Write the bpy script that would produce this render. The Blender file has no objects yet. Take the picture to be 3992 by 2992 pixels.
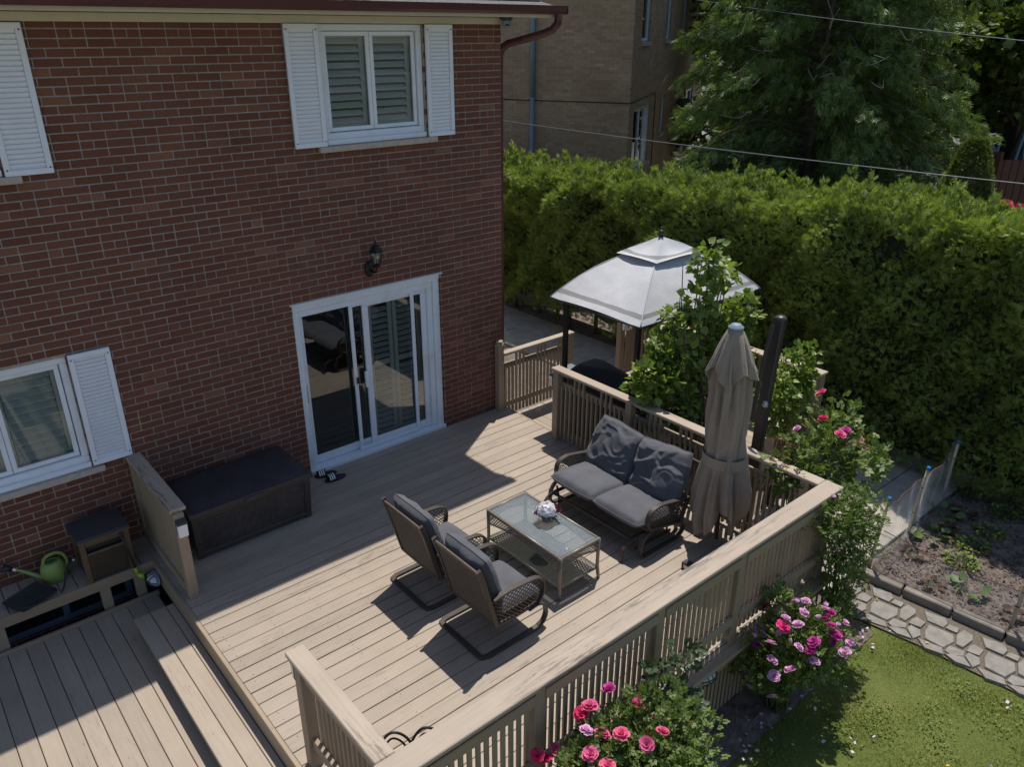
import bpy, math, random
import numpy as np
from mathutils import Matrix, Vector, noise as mnoise

random.seed(7); rng = np.random.default_rng(11)
sc = bpy.context.scene
COL = sc.collection

# ------------------------------------------------------------------ camera, sky, sun, exposure
CAMP = np.array((-6.3147, -7.6866, 4.7841)); YAW, PITCH, FPX = 0.70082, -0.42027, 3075.4469
cd = bpy.data.cameras.new('camera'); cam = bpy.data.objects.new('camera', cd); COL.objects.link(cam)
cd.sensor_width = 36; cd.lens = FPX / 3992 * 36; cd.clip_start = .05; cd.clip_end = 2000
cam.location = CAMP.tolist(); cam.rotation_euler = (math.pi/2 + PITCH, 0, -YAW)
sc.camera = cam
SUN = np.array((.324, .204, 1.0)); SUN /= np.linalg.norm(SUN)
EL = math.asin(SUN[2]); AZ = math.atan2(SUN[0], SUN[1])
w = bpy.data.worlds.new('World'); sc.world = w; w.use_nodes = True
nt = w.node_tree; bg = nt.nodes['Background']
sky = nt.nodes.new('ShaderNodeTexSky'); sky.sky_type = 'NISHITA'; sky.sun_disc = False
sky.sun_elevation = EL; sky.sun_rotation = AZ; sky.air_density = 1.0; sky.dust_density = .6; sky.ozone_density = 1.4
nt.links.new(sky.outputs[0], bg.inputs[0]); bg.inputs[1].default_value = .115
sd = bpy.data.lights.new('sun', 'SUN'); sun = bpy.data.objects.new('sun', sd); COL.objects.link(sun)
sd.energy = 4.4; sd.angle = math.radians(.53); sd.color = (1, .95, .87)
sun.rotation_euler = Vector(SUN.tolist()).to_track_quat('Z', 'Y').to_euler(); sun.location = (6, 4, 20)
sc.view_settings.view_transform = 'Standard'; sc.view_settings.look = 'None'
sc.view_settings.exposure = 0.0; sc.view_settings.gamma = 1; sc.view_settings.use_curve_mapping = False
sc.cycles.max_bounces = 6; sc.cycles.transparent_max_bounces = 16

# ------------------------------------------------------------------ helpers
_f = np.array([math.sin(YAW)*math.cos(PITCH), math.cos(YAW)*math.cos(PITCH), math.sin(PITCH)])
_r = np.array([math.cos(YAW), -math.sin(YAW), 0]); _u = np.cross(_r, _f)
def project(P):
    d = np.asarray(P, float) - CAMP; z = d @ _f
    return 1996 + FPX*(d @ _r)/z, 1496 - FPX*(d @ _u)/z, z

ORG = {}
class MB:
    def __init__(s): s.V = []; s.F = []; s.M = []; s.S = []; s.n = 0
    def add(s, v, f, mi=0, smooth=False):
        v = np.asarray(v, float).reshape(-1, 3); o = s.n
        s.V.append(v); s.n += len(v)
        for q in f: s.F.append(tuple(int(i)+o for i in q)); s.M.append(mi); s.S.append(smooth)
        return s
    def convex(s, v, f, mi=0, smooth=False):
        v = np.asarray(v, float); c = v.mean(0); g = []
        for q in f:
            p = v[list(q)]; n = np.cross(p[1]-p[0], p[2]-p[0])
            g.append(q if n @ (p.mean(0)-c) >= 0 else q[::-1])
        return s.add(v, g, mi, smooth)
    def box(s, x0, x1, y0, y1, z0, z1, mi=0):
        v = [(x, y, z) for x in (x0, x1) for y in (y0, y1) for z in (z0, z1)]
        return s.convex(v, [(0,1,3,2),(4,5,7,6),(0,1,5,4),(2,3,7,6),(0,2,6,4),(1,3,7,5)], mi)
    def cbox(s, x0, x1, y0, y1, z0, z1, ch=.004, mi=0, T=None):
        c = np.array([(x0+x1)/2, (y0+y1)/2, (z0+z1)/2]); h = np.array([(x1-x0)/2, (y1-y0)/2, (z1-z0)/2])
        ch = min(ch, h.min()*.8); V = []; ix = {}
        for a in (-1, 1):
            for b in (-1, 1):
                for d in (-1, 1):
                    for k in range(3):
                        p = np.array([a, b, d])*(h-ch); p[k] = (a, b, d)[k]*h[k]
                        ix[(a, b, d, k)] = len(V); V.append(c+p)
        F = []
        for k in range(3):
            o = [i for i in range(3) if i != k]
            for sg in (-1, 1):
                q = []
                for (m, n) in ((-1,-1),(1,-1),(1,1),(-1,1)):
                    t = [0,0,0]; t[k] = sg; t[o[0]] = m; t[o[1]] = n; q.append(ix[(*t, k)])
                F.append(tuple(q))
            for m in (-1, 1):
                for n in (-1, 1):
                    t1 = [0,0,0]; t1[o[0]] = m; t1[o[1]] = n; t2 = list(t1); t1[k] = -1; t2[k] = 1
                    F.append((ix[(*t1, o[0])], ix[(*t2, o[0])], ix[(*t2, o[1])], ix[(*t1, o[1])]))
        for a in (-1, 1):
            for b in (-1, 1):
                for d in (-1, 1): F.append(tuple(ix[(a, b, d, k)] for k in range(3)))
        V = np.array(V)
        if T is not None: V = V @ np.array(T.to_3x3()).T + np.array(T.translation)
        return s.convex(V, F, mi)
    def sweep(s, path, prof, closed=False, up=(0,0,1), mi=0, smooth=True, caps=True, scl=None):
        P = np.asarray(path, float); n = len(P); prof = np.asarray(prof, float); k = len(prof)
        T = np.roll(P, -1, 0) - np.roll(P, 1, 0) if closed else np.gradient(P, axis=0)
        T /= np.linalg.norm(T, axis=1)[:, None] + 1e-12
        U = np.array(up, float); R = []
        side = np.cross(T[0], U)
        if np.linalg.norm(side) < 1e-3: side = np.cross(T[0], (1, 0, 0))
        side /= np.linalg.norm(side); V = []
        for i in range(n):
            side = side - T[i]*(side @ T[i]); side /= np.linalg.norm(side); nn = np.cross(side, T[i])
            q = prof if scl is None else prof*scl[i]
            V.append(P[i] + q[:, :1]*side + q[:, 1:]*nn)
        V = np.concatenate(V); F = []
        for i in range(n if closed else n-1):
            a, b = i*k, ((i+1) % n)*k
            for j in range(k): F.append((a+j, a+(j+1) % k, b+(j+1) % k, b+j))
        if caps and not closed: F += [tuple(range(k))[::-1], tuple(range((n-1)*k, n*k))]
        F = [q[::-1] for q in F]
        return s.add(V, F, mi, smooth)
    def tube(s, path, r, n=8, closed=False, mi=0, caps=True):
        t = np.arange(n)*2*math.pi/n; prof = np.stack([np.cos(t), np.sin(t)], 1)
        if np.ndim(r): return s.sweep(path, prof, closed, mi=mi, scl=np.asarray(r), caps=caps)
        return s.sweep(path, prof*r, closed, mi=mi, caps=caps)
    def bar(s, path, wd, th, closed=False, up=(0,0,1), mi=0):
        a, b = wd/2, th/2; c = min(a, b)*.35
        return s.sweep(path, [(-a, -b+c), (-a+c, -b), (a-c, -b), (a, -b+c), (a, b-c), (a-c, b), (-a+c, b), (-a, b-c)], closed, up, mi, smooth=False)
    def lathe(s, prof, n=24, c=(0,0,0), mi=0, smooth=True, rf=None):
        V = []; k = len(prof)
        for i, (r, z) in enumerate(prof):
            for j in range(n):
                t = 2*math.pi*j/n; rr = r*(rf(t, z) if rf else 1)
                V.append((c[0]+rr*math.cos(t), c[1]+rr*math.sin(t), c[2]+z))
        F = [(i*n+j, i*n+(j+1) % n, (i+1)*n+(j+1) % n, (i+1)*n+j) for i in range(k-1) for j in range(n)]
        if prof[0][0] > 1e-5: F.append(tuple(range(n))[::-1])
        if prof[-1][0] > 1e-5: F.append(tuple(range((k-1)*n, k*n)))
        return s.add(V, F, mi, smooth)
    def grid(s, fn, nu, nv, mi=0, smooth=True, flip=False):
        V = [fn(i/nu, j/nv) for i in range(nu+1) for j in range(nv+1)]
        F = [(i*(nv+1)+j, (i+1)*(nv+1)+j, (i+1)*(nv+1)+j+1, i*(nv+1)+j+1) for i in range(nu) for j in range(nv)]
        if flip: F = [q[::-1] for q in F]
        return s.add(V, F, mi, smooth)
    def mesh(s, name, mats, off=(0,0,0)):
        me = bpy.data.meshes.new(name); V = np.concatenate(s.V) - np.asarray(off)
        me.from_pydata(V.tolist(), [], s.F)
        me.polygons.foreach_set('use_smooth', np.array(s.S, bool))
        me.polygons.foreach_set('material_index', np.array(s.M, np.int32))
        for m in (mats if isinstance(mats, (list, tuple)) else [mats]): me.materials.append(m)
        me.update(); return me
    def build(s, name, mats, parent=None):
        off = ORG.get(parent, np.zeros(3)) if parent else np.zeros(3)
        return link(name, s.mesh(name, mats, off), parent)
def link(name, me, parent=None, loc=None, rot=None):
    o = bpy.data.objects.new(name, me); COL.objects.link(o)
    if parent: o.parent = parent; ORG[o] = ORG.get(parent, np.zeros(3))
    else: ORG[o] = np.zeros(3)
    if loc is not None: o.location = (np.asarray(loc) - ORG[o]).tolist()
    if rot is not None: o.rotation_euler = rot
    return o
def tag(o, label=None, cat=None, group=None, kind=None):
    for k, v in (('label', label), ('category', cat), ('group', group), ('kind', kind)):
        if v: o[k] = v
    return o
def thing(name, label, cat, loc=(0,0,0), group=None, kind=None):
    o = bpy.data.objects.new(name, None); COL.objects.link(o); o.location = loc; o.empty_display_size = .1
    ORG[o] = np.array(loc, float); return tag(o, label, cat, group, kind)
def copy_tree(o, parent=None):
    c = o.copy(); COL.objects.link(c); c.parent = parent
    for ch in o.children: copy_tree(ch, c)
    return c
def raw_mesh(name, V, T, mats, smooth=False):
    me = bpy.data.meshes.new(name); V = np.ascontiguousarray(V, np.float32); T = np.ascontiguousarray(T, np.int32); k = T.shape[1]
    me.vertices.add(len(V)); me.vertices.foreach_set('co', V.ravel())
    me.loops.add(T.size); me.loops.foreach_set('vertex_index', T.ravel())
    me.polygons.add(len(T)); me.polygons.foreach_set('loop_start', np.arange(0, T.size, k, dtype=np.int32))
    me.polygons.foreach_set('loop_total', np.full(len(T), k, np.int32))
    if smooth: me.polygons.foreach_set('use_smooth', np.ones(len(T), bool))
    me.update(calc_edges=True); me.materials.append(mats); return me
def frames(dirs, roll=None):
    d = dirs/np.linalg.norm(dirs, axis=1)[:, None]; n = len(d)
    a = rng.normal(size=(n, 3)) if roll is None else roll
    a = a - d*(a*d).sum(1)[:, None]; a /= np.linalg.norm(a, axis=1)[:, None] + 1e-9
    return np.stack([np.cross(d, a), d, a], 2)     # columns: side, growth, normal
def scatter(tv, tf, pos, R, scale):
    tv = np.asarray(tv, float); tf = np.asarray(tf); n, k = len(pos), len(tv)
    V = np.einsum('nij,kj->nki', R, tv)*np.asarray(scale).reshape(-1, 1, 1) + pos[:, None, :]
    F = tf[None] + (np.arange(n)*k)[:, None, None]
    return V.reshape(-1, 3), F.reshape(-1, tf.shape[1])
def joinraw(parts):
    V, F, o = [], [], 0
    for v, f in parts: V.append(v); F.append(f+o); o += len(v)
    return np.concatenate(V), np.concatenate(F)
LEAF_V = [(0,0,0),(0,.5,-.06),(0,1,-.02),(.32,.28,.05),(.25,.62,.05),(-.32,.28,.05),(-.25,.62,.05)]
LEAF_F = [(0,3,1),(3,4,1),(1,4,2),(0,1,5),(5,1,6),(1,2,6)]
def sprig(nb=4, spread=.75, thin=1.):
    V = []; F = []
    def blade(b, d, L, wd):
        d = np.array(d)/np.linalg.norm(d); sd_ = np.array([d[1], -d[0], .25])*wd; i = len(V)
        V.extend([np.array(b)-sd_*.5, np.array(b)+sd_*.5, np.array(b)+d*L*.55+sd_*.75, np.array(b)+d*L])
        F.extend([(i, i+1, i+2), (i, i+2, i+3)])
    blade((0,0,0), (0,1,.05), 1.0, .09*thin)
    for i in range(nb):
        y = .12+.62*i/nb
        for sg in (-1, 1): blade((0, y+.04*sg, 0), (sg*spread, .8, .12*(-1)**i), .48-.28*i/nb, .085*thin)
    return np.array(V), np.array(F)
SPR_V, SPR_F = sprig()
SP2_V, SP2_F = sprig(4, .8, .6)
SP3_V, SP3_F = sprig(4, .8, .62)

# ------------------------------------------------------------------ materials
def nm(name):
    m = bpy.data.materials.new(name); m.use_nodes = True; t = m.node_tree
    return m, t, t.nodes['Principled BSDF'], t.nodes['Material Output']
def N(t, kind, **kw):
    n = t.nodes.new('ShaderNode'+kind)
    for k, v in kw.items(): setattr(n, k, v)
    return n
def L(t, a, b): t.links.new(a, b)
def rgb(c): return (*c, 1) if len(c) == 3 else c
def pos(t, scale=(1,1,1), rnd=0, obj=False):
    g = N(t, 'TexCoord').outputs['Object'] if obj else N(t, 'NewGeometry').outputs['Position']
    if rnd:
        oi = N(t, 'ObjectInfo'); ml = N(t, 'VectorMath', operation='SCALE'); ml.inputs[0].default_value = (13, 37, 71)
        L(t, oi.outputs['Random'], ml.inputs['Scale']); ad = N(t, 'VectorMath', operation='ADD'); L(t, g, ad.inputs[0]); L(t, ml.outputs[0], ad.inputs[1]); g = ad.outputs[0]
    mp = N(t, 'Mapping'); mp.inputs['Scale'].default_value = scale; L(t, g, mp.inputs[0]); return mp.outputs[0]
def noise(t, vec, scale, detail=4, rough=.55, dist=0):
    n = N(t, 'TexNoise'); n.inputs['Scale'].default_value = scale; n.inputs['Detail'].default_value = detail
    n.inputs['Roughness'].default_value = rough; n.inputs['Distortion'].default_value = dist; L(t, vec, n.inputs['Vector']); return n.outputs['Fac']
def ramp(t, fac, stops, interp='LINEAR'):
    r = N(t, 'ValToRGB'); r.color_ramp.interpolation = interp
    while len(r.color_ramp.elements) < len(stops): r.color_ramp.elements.new(.5)
    for e, (p, c) in zip(r.color_ramp.elements, stops):
        e.position = p; e.color = rgb(c) if np.ndim(c) else (c, c, c, 1)
    L(t, fac, r.inputs[0]); return r.outputs[0]
def mix(t, fac, a, b, mode='MIX'):
    m = N(t, 'MixRGB', blend_type=mode)
    for i, x in enumerate((fac, a, b)):
        if hasattr(x, 'is_linked') or hasattr(x, 'links'): L(t, x, m.inputs[i])
        elif np.ndim(x): m.inputs[i].default_value = rgb(x)
        else: m.inputs[i].default_value = x if i == 0 else (x, x, x, 1)
    return m.outputs[0]
def bump(t, b, h, strength=.3, dist=.01):
    n = N(t, 'Bump'); n.inputs['Strength'].default_value = strength; n.inputs['Distance'].default_value = dist
    L(t, h, n.inputs['Height']); L(t, n.outputs[0], b.inputs['Normal']); return n
def simple(name, c, rough=.6, var=.12, scale=14, bmp=.12, metal=0, spec=.5, bd=.004, dirt=None):
    m, t, b, o = nm(name); v = pos(t); n = noise(t, v, scale, 5)
    c = np.array(c); col = ramp(t, n, [(.3, tuple(c*(1-var))), (.7, tuple(np.minimum(c*(1+var), 1)))])
    if dirt is not None:
        n2 = noise(t, v, 3.1, 6, .65); col = mix(t, ramp(t, n2, [(.5, 0), (.75, .6)]), col, dirt)
    L(t, col, b.inputs['Base Color']); b.inputs['Roughness'].default_value = rough; b.inputs['Metallic'].default_value = metal
    b.inputs['Specular IOR Level'].default_value = spec
    if bmp: bump(t, b, noise(t, v, scale*6, 3), bmp, bd)
    return m
def wood(name, c, axis, wear=.5, rough=.62, knots=True, wz=(.5,.68), ws=(.56,.66)):
    m, t, b, o = nm(name); lo, hi = 1.1, 26.
    s1 = [hi]*3; s1[axis] = lo; s2 = [9.]*3; s2[axis] = .9; s3 = [60.]*3; s3[axis] = 5.
    v = pos(t, tuple(s1), 1); g = noise(t, v, 1.6, 6, .62, .6); c = np.array(c)
    col = ramp(t, g, [(.25, tuple(c*.88)), (.6, tuple(c)), (.85, tuple(c*1.07))])
    oi = N(t, 'ObjectInfo'); col = mix(t, 1, col, ramp(t, oi.outputs['Random'], [(0, .9), (1, 1.04)]), 'MULTIPLY')
    blot = noise(t, pos(t, (1,1,1), 1), 2.2, 4); col = mix(t, 1, col, ramp(t, blot, [(.3, .9), (.7, 1.05)]), 'MULTIPLY')
    st = noise(t, pos(t, tuple(s3), 1), 1., 5, .7, .3); zone = noise(t, pos(t, tuple(s2), 1), .55, 3)
    wr = mix(t, 1, ramp(t, st, [(ws[0], 0), (ws[1], 1)]), ramp(t, zone, [(wz[0], 0), (wz[1], 1)]), 'MULTIPLY')
    wr = mix(t, 1, wr, wear, 'MULTIPLY')
    col = mix(t, wr, col, tuple(c*.3))
    if knots:
        s4 = [9.]*3; s4[axis] = 3.2; vo = N(t, 'TexVoronoi'); vo.inputs['Scale'].default_value = 1.; L(t, pos(t, tuple(s4), 1), vo.inputs['Vector'])
        kn = ramp(t, vo.outputs['Distance'], [(.035, 1), (.07, 0)]); col = mix(t, mix(t, 1, kn, .55*wear+.1, 'MULTIPLY'), col, tuple(c*.25))
    L(t, col, b.inputs['Base Color']); b.inputs['Roughness'].default_value = rough
    bump(t, b, mix(t, .5, g, st), .25, .003); return m
def leafmat(name, c1, c2, tr=.3, rough=.5, spec=.4, tc=None):
    m, t, b, o = nm(name); g = N(t, 'NewGeometry'); n = noise(t, pos(t), 1.7, 3)
    f = mix(t, .55, g.outputs['Random Per Island'], n)
    col = ramp(t, f, [(.2, c1), (.75, c2)]); L(t, col, b.inputs['Base Color']); b.inputs['Roughness'].default_value = rough
    b.inputs['Specular IOR Level'].default_value = spec
    ts = N(t, 'BsdfTranslucent'); c3 = mix(t, 1, col, tc or (1.5, 1.6, .6), 'MULTIPLY'); L(t, c3, ts.inputs[0])
    ms = N(t, 'MixShader'); ms.inputs[0].default_value = tr; L(t, b.outputs[0], ms.inputs[1]); L(t, ts.outputs[0], ms.inputs[2]); L(t, ms.outputs[0], o.inputs[0]); return m
def brickmat(name, c1, c2, c3):
    m, t, b, o = nm(name); g = N(t, 'NewGeometry'); oi = N(t, 'ObjectInfo')
    ad = N(t, 'Math', operation='ADD'); L(t, g.outputs['Random Per Island'], ad.inputs[0]); L(t, oi.outputs['Random'], ad.inputs[1])
    fr = N(t, 'Math', operation='FRACT'); L(t, ad.outputs[0], fr.inputs[0])
    col = ramp(t, fr.outputs[0], [(0, c1), (.55, c2), (.88, c2), (1, c3)])
    v = pos(t, (30, 30, 130)); n = noise(t, v, 1, 5, .65); col = mix(t, 1, col, ramp(t, n, [(.25, .72), (.75, 1.18)]), 'MULTIPLY')
    big = noise(t, pos(t), 1.1, 4); col = mix(t, 1, col, ramp(t, big, [(.3, .88), (.7, 1.1)]), 'MULTIPLY')
    sv = noise(t, pos(t, (1.6, 1.6, .5)), 1.3, 6, .7); col = mix(t, ramp(t, sv, [(.58, 0), (.8, .12)]), col, (.33, .28, .24))
    L(t, col, b.inputs['Base Color']); b.inputs['Roughness'].default_value = .85; b.inputs['Specular IOR Level'].default_value = .2
    bump(t, b, n, .5, .004); return m
def glassmat(name, tint=(.6,.65,.65), refl=.09):
    m, t, b, o = nm(name); t.nodes.remove(b)
    gl = N(t, 'BsdfGlossy'); gl.inputs['Roughness'].default_value = .004; gl.inputs[0].default_value = (.95,.97,1,1)
    tr = N(t, 'BsdfTransparent'); tr.inputs[0].default_value = rgb(tint)
    fr = N(t, 'Fresnel'); fr.inputs[0].default_value = 1.5; ad = N(t, 'Math', operation='ADD'); L(t, fr.outputs[0], ad.inputs[0]); ad.inputs[1].default_value = refl; ad.use_clamp = True
    ms = N(t, 'MixShader'); L(t, ad.outputs[0], ms.inputs[0]); L(t, tr.outputs[0], ms.inputs[1]); L(t, gl.outputs[0], ms.inputs[2]); L(t, ms.outputs[0], o.inputs[0]); return m
def fabric(name, c, rough=.85, scale=900):
    m, t, b, o = nm(name); c = np.array(c); v = pos(t); n = noise(t, v, 7, 4)
    fade = noise(t, v, 2.3, 3)
    col = ramp(t, n, [(.3, tuple(c*.9)), (.7, tuple(c*1.1))]); col = mix(t, 1, col, ramp(t, fade, [(.3, .92), (.7, 1.08)]), 'MULTIPLY')
    L(t, col, b.inputs['Base Color']); b.inputs['Roughness'].default_value = rough; b.inputs['Specular IOR Level'].default_value = .25
    b.inputs['Sheen Weight'].default_value = .15; b.inputs['Sheen Roughness'].default_value = .5
    nn = noise(t, v, 16, 4, .6, 1.2); bump(t, b, mix(t, .12, nn, noise(t, v, 420, 2)), .45, .012); return m
def weave(name, c1, c2, sx, sy, rough=.45, axes=(0, 2), spec=.5):
    m, t, b, o = nm(name); p = pos(t); sp = N(t, 'SeparateXYZ'); L(t, p, sp.inputs[0]); cb = N(t, 'CombineXYZ')
    L(t, sp.outputs[axes[0]], cb.inputs[0]); L(t, sp.outputs[axes[1]], cb.inputs[1])
    br = N(t, 'TexBrick'); br.inputs['Scale'].default_value = 1; br.inputs['Brick Width'].default_value = sx; br.inputs['Row Height'].default_value = sy
    br.inputs['Mortar Size'].default_value = min(sx, sy)*.14; br.inputs['Mortar Smooth'].default_value = .8; L(t, cb.outputs[0], br.inputs['Vector'])
    br.inputs['Color1'].default_value = rgb(c1); br.inputs['Color2'].default_value = rgb(c2); br.inputs['Mortar'].default_value = rgb(tuple(np.array(c1)*.35))
    n = noise(t, p, 2.4, 5); col = mix(t, 1, br.outputs['Color'], ramp(t, n, [(.3, .75), (.7, 1.3)]), 'MULTIPLY')
    L(t, col, b.inputs['Base Color']); b.inputs['Roughness'].default_value = rough; b.inputs['Specular IOR Level'].default_value = spec
    inv = N(t, 'Math', operation='SUBTRACT'); inv.inputs[0].default_value = 1; L(t, br.outputs['Fac'], inv.inputs[1]); bump(t, b, inv.outputs[0], .7, .006); return m

PAINT = (.395, .322, .252)
M = {}
M['deckx'] = wood('deck boards along the house', PAINT, 0, .6, wz=(.5,.64), ws=(.52,.62))
M['decky'] = wood('deck boards across', PAINT, 1, .5, wz=(.52,.66), ws=(.53,.63))
M['capx'] = wood('rail cap long', (.445,.36,.28), 0, 1., wz=(.5,.62), ws=(.47,.58))
M['capy'] = wood('rail cap cross', (.445,.36,.28), 1, 1., wz=(.5,.62), ws=(.47,.58))
M['post'] = wood('rail timber upright', (.345,.265,.185), 2, .2, knots=False)
M['rimx'] = wood('rim board x', (.345,.265,.185), 0, .3); M['rimy'] = wood('rim board y', (.345,.265,.185), 1, .3)
M['brick'] = brickmat('red rug brick', (.155,.061,.042), (.182,.073,.049), (.25,.117,.075))
M['mortar'] = simple('mortar', (.345,.31,.275), .95, .15, 20, .3)
M['tanbrick'] = brickmat('tan brick', (.42,.26,.15), (.50,.33,.20), (.57,.40,.25))
M['tanmortar'] = simple('tan mortar', (.40,.35,.30), .95, .12, 20, .2)
M['white'] = simple('white vinyl', (.76,.80,.86), .38, .03, 6, .05, dirt=(.62,.60,.55))
M['whitemetal'] = simple('white aluminium shutter', (.77,.80,.86), .45, .03, 5, .04)
M['beige'] = simple('beige soffit paint', (.60,.55,.43), .5, .05, 6, .05)
M['sill'] = simple('limestone sill', (.46,.40,.34), .85, .15, 16, .35)
M['gutter'] = simple('burgundy gutter', (.085,.022,.026), .35, .1, 6, .05)
M['shingle'] = simple('roof shingles', (.16,.155,.15), .95, .3, 40, .6)
M['glass'] = glassmat('window glass', (.86,.9,.88), .0)
M['doorglass'] = glassmat('door glass', (.80,.84,.82), .03)
M['clear'] = glassmat('clear glass', (.9,.95,.93), .02)
M['louvre'] = simple('interior louvre paint', (.66,.68,.70), .5, .04, 5, .03)
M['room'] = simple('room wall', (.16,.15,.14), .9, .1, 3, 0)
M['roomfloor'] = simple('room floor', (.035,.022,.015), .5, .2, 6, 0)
M['alu'] = simple('brushed metal', (.5,.5,.5), .35, .05, 20, .05, metal=.8)
M['bronze'] = simple('bronze brown powder coat', (.070,.055,.046), .42, .12, 30, .06, spec=.5)
M['wick'] = simple('brown wicker strand', (.105,.077,.056), .42, .25, 60, .15, spec=.6)
M['wickgrey'] = simple('grey brown wicker strand', (.20,.18,.145), .27, .3, 70, .15, spec=.9)
M['cush'] = fabric('charcoal grey cushion', (.105,.107,.12))
M['canopy'] = fabric('taupe umbrella cloth', (.30,.245,.195))
M['gaz'] = simple('silver grey gazebo cloth', (.54,.54,.56), .75, .06, 3, .3, bd=.01, dirt=(.47,.46,.46))
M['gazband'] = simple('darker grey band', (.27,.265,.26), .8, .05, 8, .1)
M['blackpl'] = simple('black plastic', (.022,.022,.024), .45, .2, 20, .1)
M['blackcl'] = fabric('black cover cloth', (.018,.019,.022), .6)
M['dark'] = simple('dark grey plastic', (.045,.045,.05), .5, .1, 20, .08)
M['iron'] = simple('wrought iron', (.018,.016,.018), .45, .2, 30, .1, metal=.3)
M['boxside'] = weave('woven resin side', (.085,.070,.066), (.055,.046,.045), .022, .055, .42, (0, 2))
M['boxlid'] = weave('woven resin lid', (.060,.064,.074), (.042,.045,.054), .022, .07, .36, (0, 1))
M['boxbrown'] = simple('brown resin', (.060,.047,.042), .4, .15, 12, .08)
M['hoseside'] = weave('woven hose box side', (.085,.055,.032), (.06,.04,.025), .018, .018, .5, (0, 2))
M['hosebrown'] = simple('tan brown resin', (.13,.085,.05), .5, .15, 12, .08)
M['greencan'] = simple('green plastic', (.24,.33,.09), .38, .06, 8, .04)
M['lime'] = simple('lime plastic', (.32,.52,.03), .35, .06, 8, .04)
M['lampglass'] = simple('frosted lamp glass', (.62,.62,.60), .2, .03, 8, 0)
M['rubber'] = simple('black rubber', (.02,.022,.026), .6, .15, 20, .1)
M['stripe'] = simple('white stripe', (.85,.85,.85), .5, .02, 20, 0)
M['concrete'] = simple('weathered concrete', (.40,.36,.31), .9, .16, 5, .35, dirt=(.27,.245,.21))
M['paver'] = simple('grey paver concrete', (.255,.235,.21), .92, .2, 11, .5, dirt=(.25,.235,.21))
M['kerb'] = simple('kerb block', (.25,.215,.185), .92, .2, 9, .5, dirt=(.16,.14,.12))
M['soil'] = simple('garden soil', (.19,.15,.125), .97, .35, 9, .9, bd=.02)
M['gravel'] = simple('path bed dirt', (.14,.115,.085), .95, .3, 40, .6)
M['canvas'] = simple('bamboo stake', (.46,.39,.29), .6, .2, 12, .1)
M['bluecap'] = simple('blue cap', (.01,.16,.42), .4, .05, 8, 0)
M['wire'] = simple('galvanised wire', (.42,.44,.48), .4, .1, 20, 0, metal=.3)
M['cable'] = simple('grey cable', (.17,.175,.19), .4, .05, 8, 0)
M['galv'] = simple('blue grey downpipe', (.22,.28,.34), .5, .06, 6, .05)
M['bark'] = simple('bark', (.11,.085,.062), .95, .3, 14, .8, bd=.02)
M['cane'] = simple('rose cane', (.075,.105,.03), .6, .3, 16, .1)
M['deadtwig'] = simple('bleached dead twig', (.42,.37,.32), .85, .15, 20, .2)
M['cedar'] = leafmat('cedar hedge foliage', (.064,.112,.026), (.40,.475,.125), .25)
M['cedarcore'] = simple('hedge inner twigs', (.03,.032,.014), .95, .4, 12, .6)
M['cedar2'] = leafmat('old cedar foliage', (.030,.060,.018), (.24,.32,.085), .2)
M['conifer'] = leafmat('dark conifer foliage', (.035,.06,.022), (.12,.155,.055), .2)
M['spruce'] = leafmat('dwarf spruce foliage', (.08,.115,.03), (.2,.24,.07), .25)
M['maple'] = leafmat('maple foliage', (.035,.06,.012), (.15,.20,.035), .22)
M['lilac'] = leafmat('lilac leaves', (.075,.13,.026), (.25,.32,.065), .3, .42, .45)
M['rose'] = leafmat('glossy rose leaves', (.07,.115,.03), (.20,.26,.072), .28, .48, .35)
M['rosedull'] = leafmat('dull rose leaves', (.045,.075,.040), (.095,.13,.060), .2, .5, .4)
M['redleaf'] = leafmat('young red leaves', (.12,.035,.02), (.22,.08,.03), .25, .4, .5, (1.4,.8,.6))
M['veg'] = leafmat('vegetable leaves', (.09,.15,.05), (.19,.27,.10), .25, .5)
M['parsley'] = leafmat('pale green herb leaves', (.14,.21,.04), (.28,.36,.08), .3, .5)
M['lettuce'] = leafmat('red lettuce leaves', (.10,.05,.04), (.17,.105,.06), .3, .5, .4, (1.3,.9,.6))
M['grassb'] = leafmat('grass blades', (.11,.145,.025), (.33,.345,.095), .25, .55)
for k, c in dict(p=(.78,.16,.34), s=(.72,.05,.12), d=(.70,.04,.16), l=(.80,.48,.70), m=(.62,.07,.36), w=(.80,.62,.78), h=(.80,.06,.28), v=(.22,.08,.33), c=(.82,.16,.30), hyd=(.93,.94,.95), burg=(.12,.01,.03)).items():
    c2 = tuple(np.minimum(np.array(c)*1.12+.03, .95)); M['fl_'+k] = leafmat('petal '+k, tuple(np.array(c)*.82), c2, .25, .6, .2, (1.15,1.0,1.1))
def lawnmat():
    m, t, b, o = nm('lawn'); v = pos(t); n1 = noise(t, v, 1.3, 5, .6); n2 = noise(t, v, 60, 4, .7)
    c = ramp(t, n1, [(.3, (.095,.13,.022)), (.55, (.15,.18,.038)), (.75, (.25,.23,.08))]); c = mix(t, 1, c, ramp(t, n2, [(.25, .55), (.75, 1.3)]), 'MULTIPLY')
    L(t, c, b.inputs['Base Color']); b.inputs['Roughness'].default_value = .95; bump(t, b, n2, .8, .02); return m
M['lawn'] = lawnmat()
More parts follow.
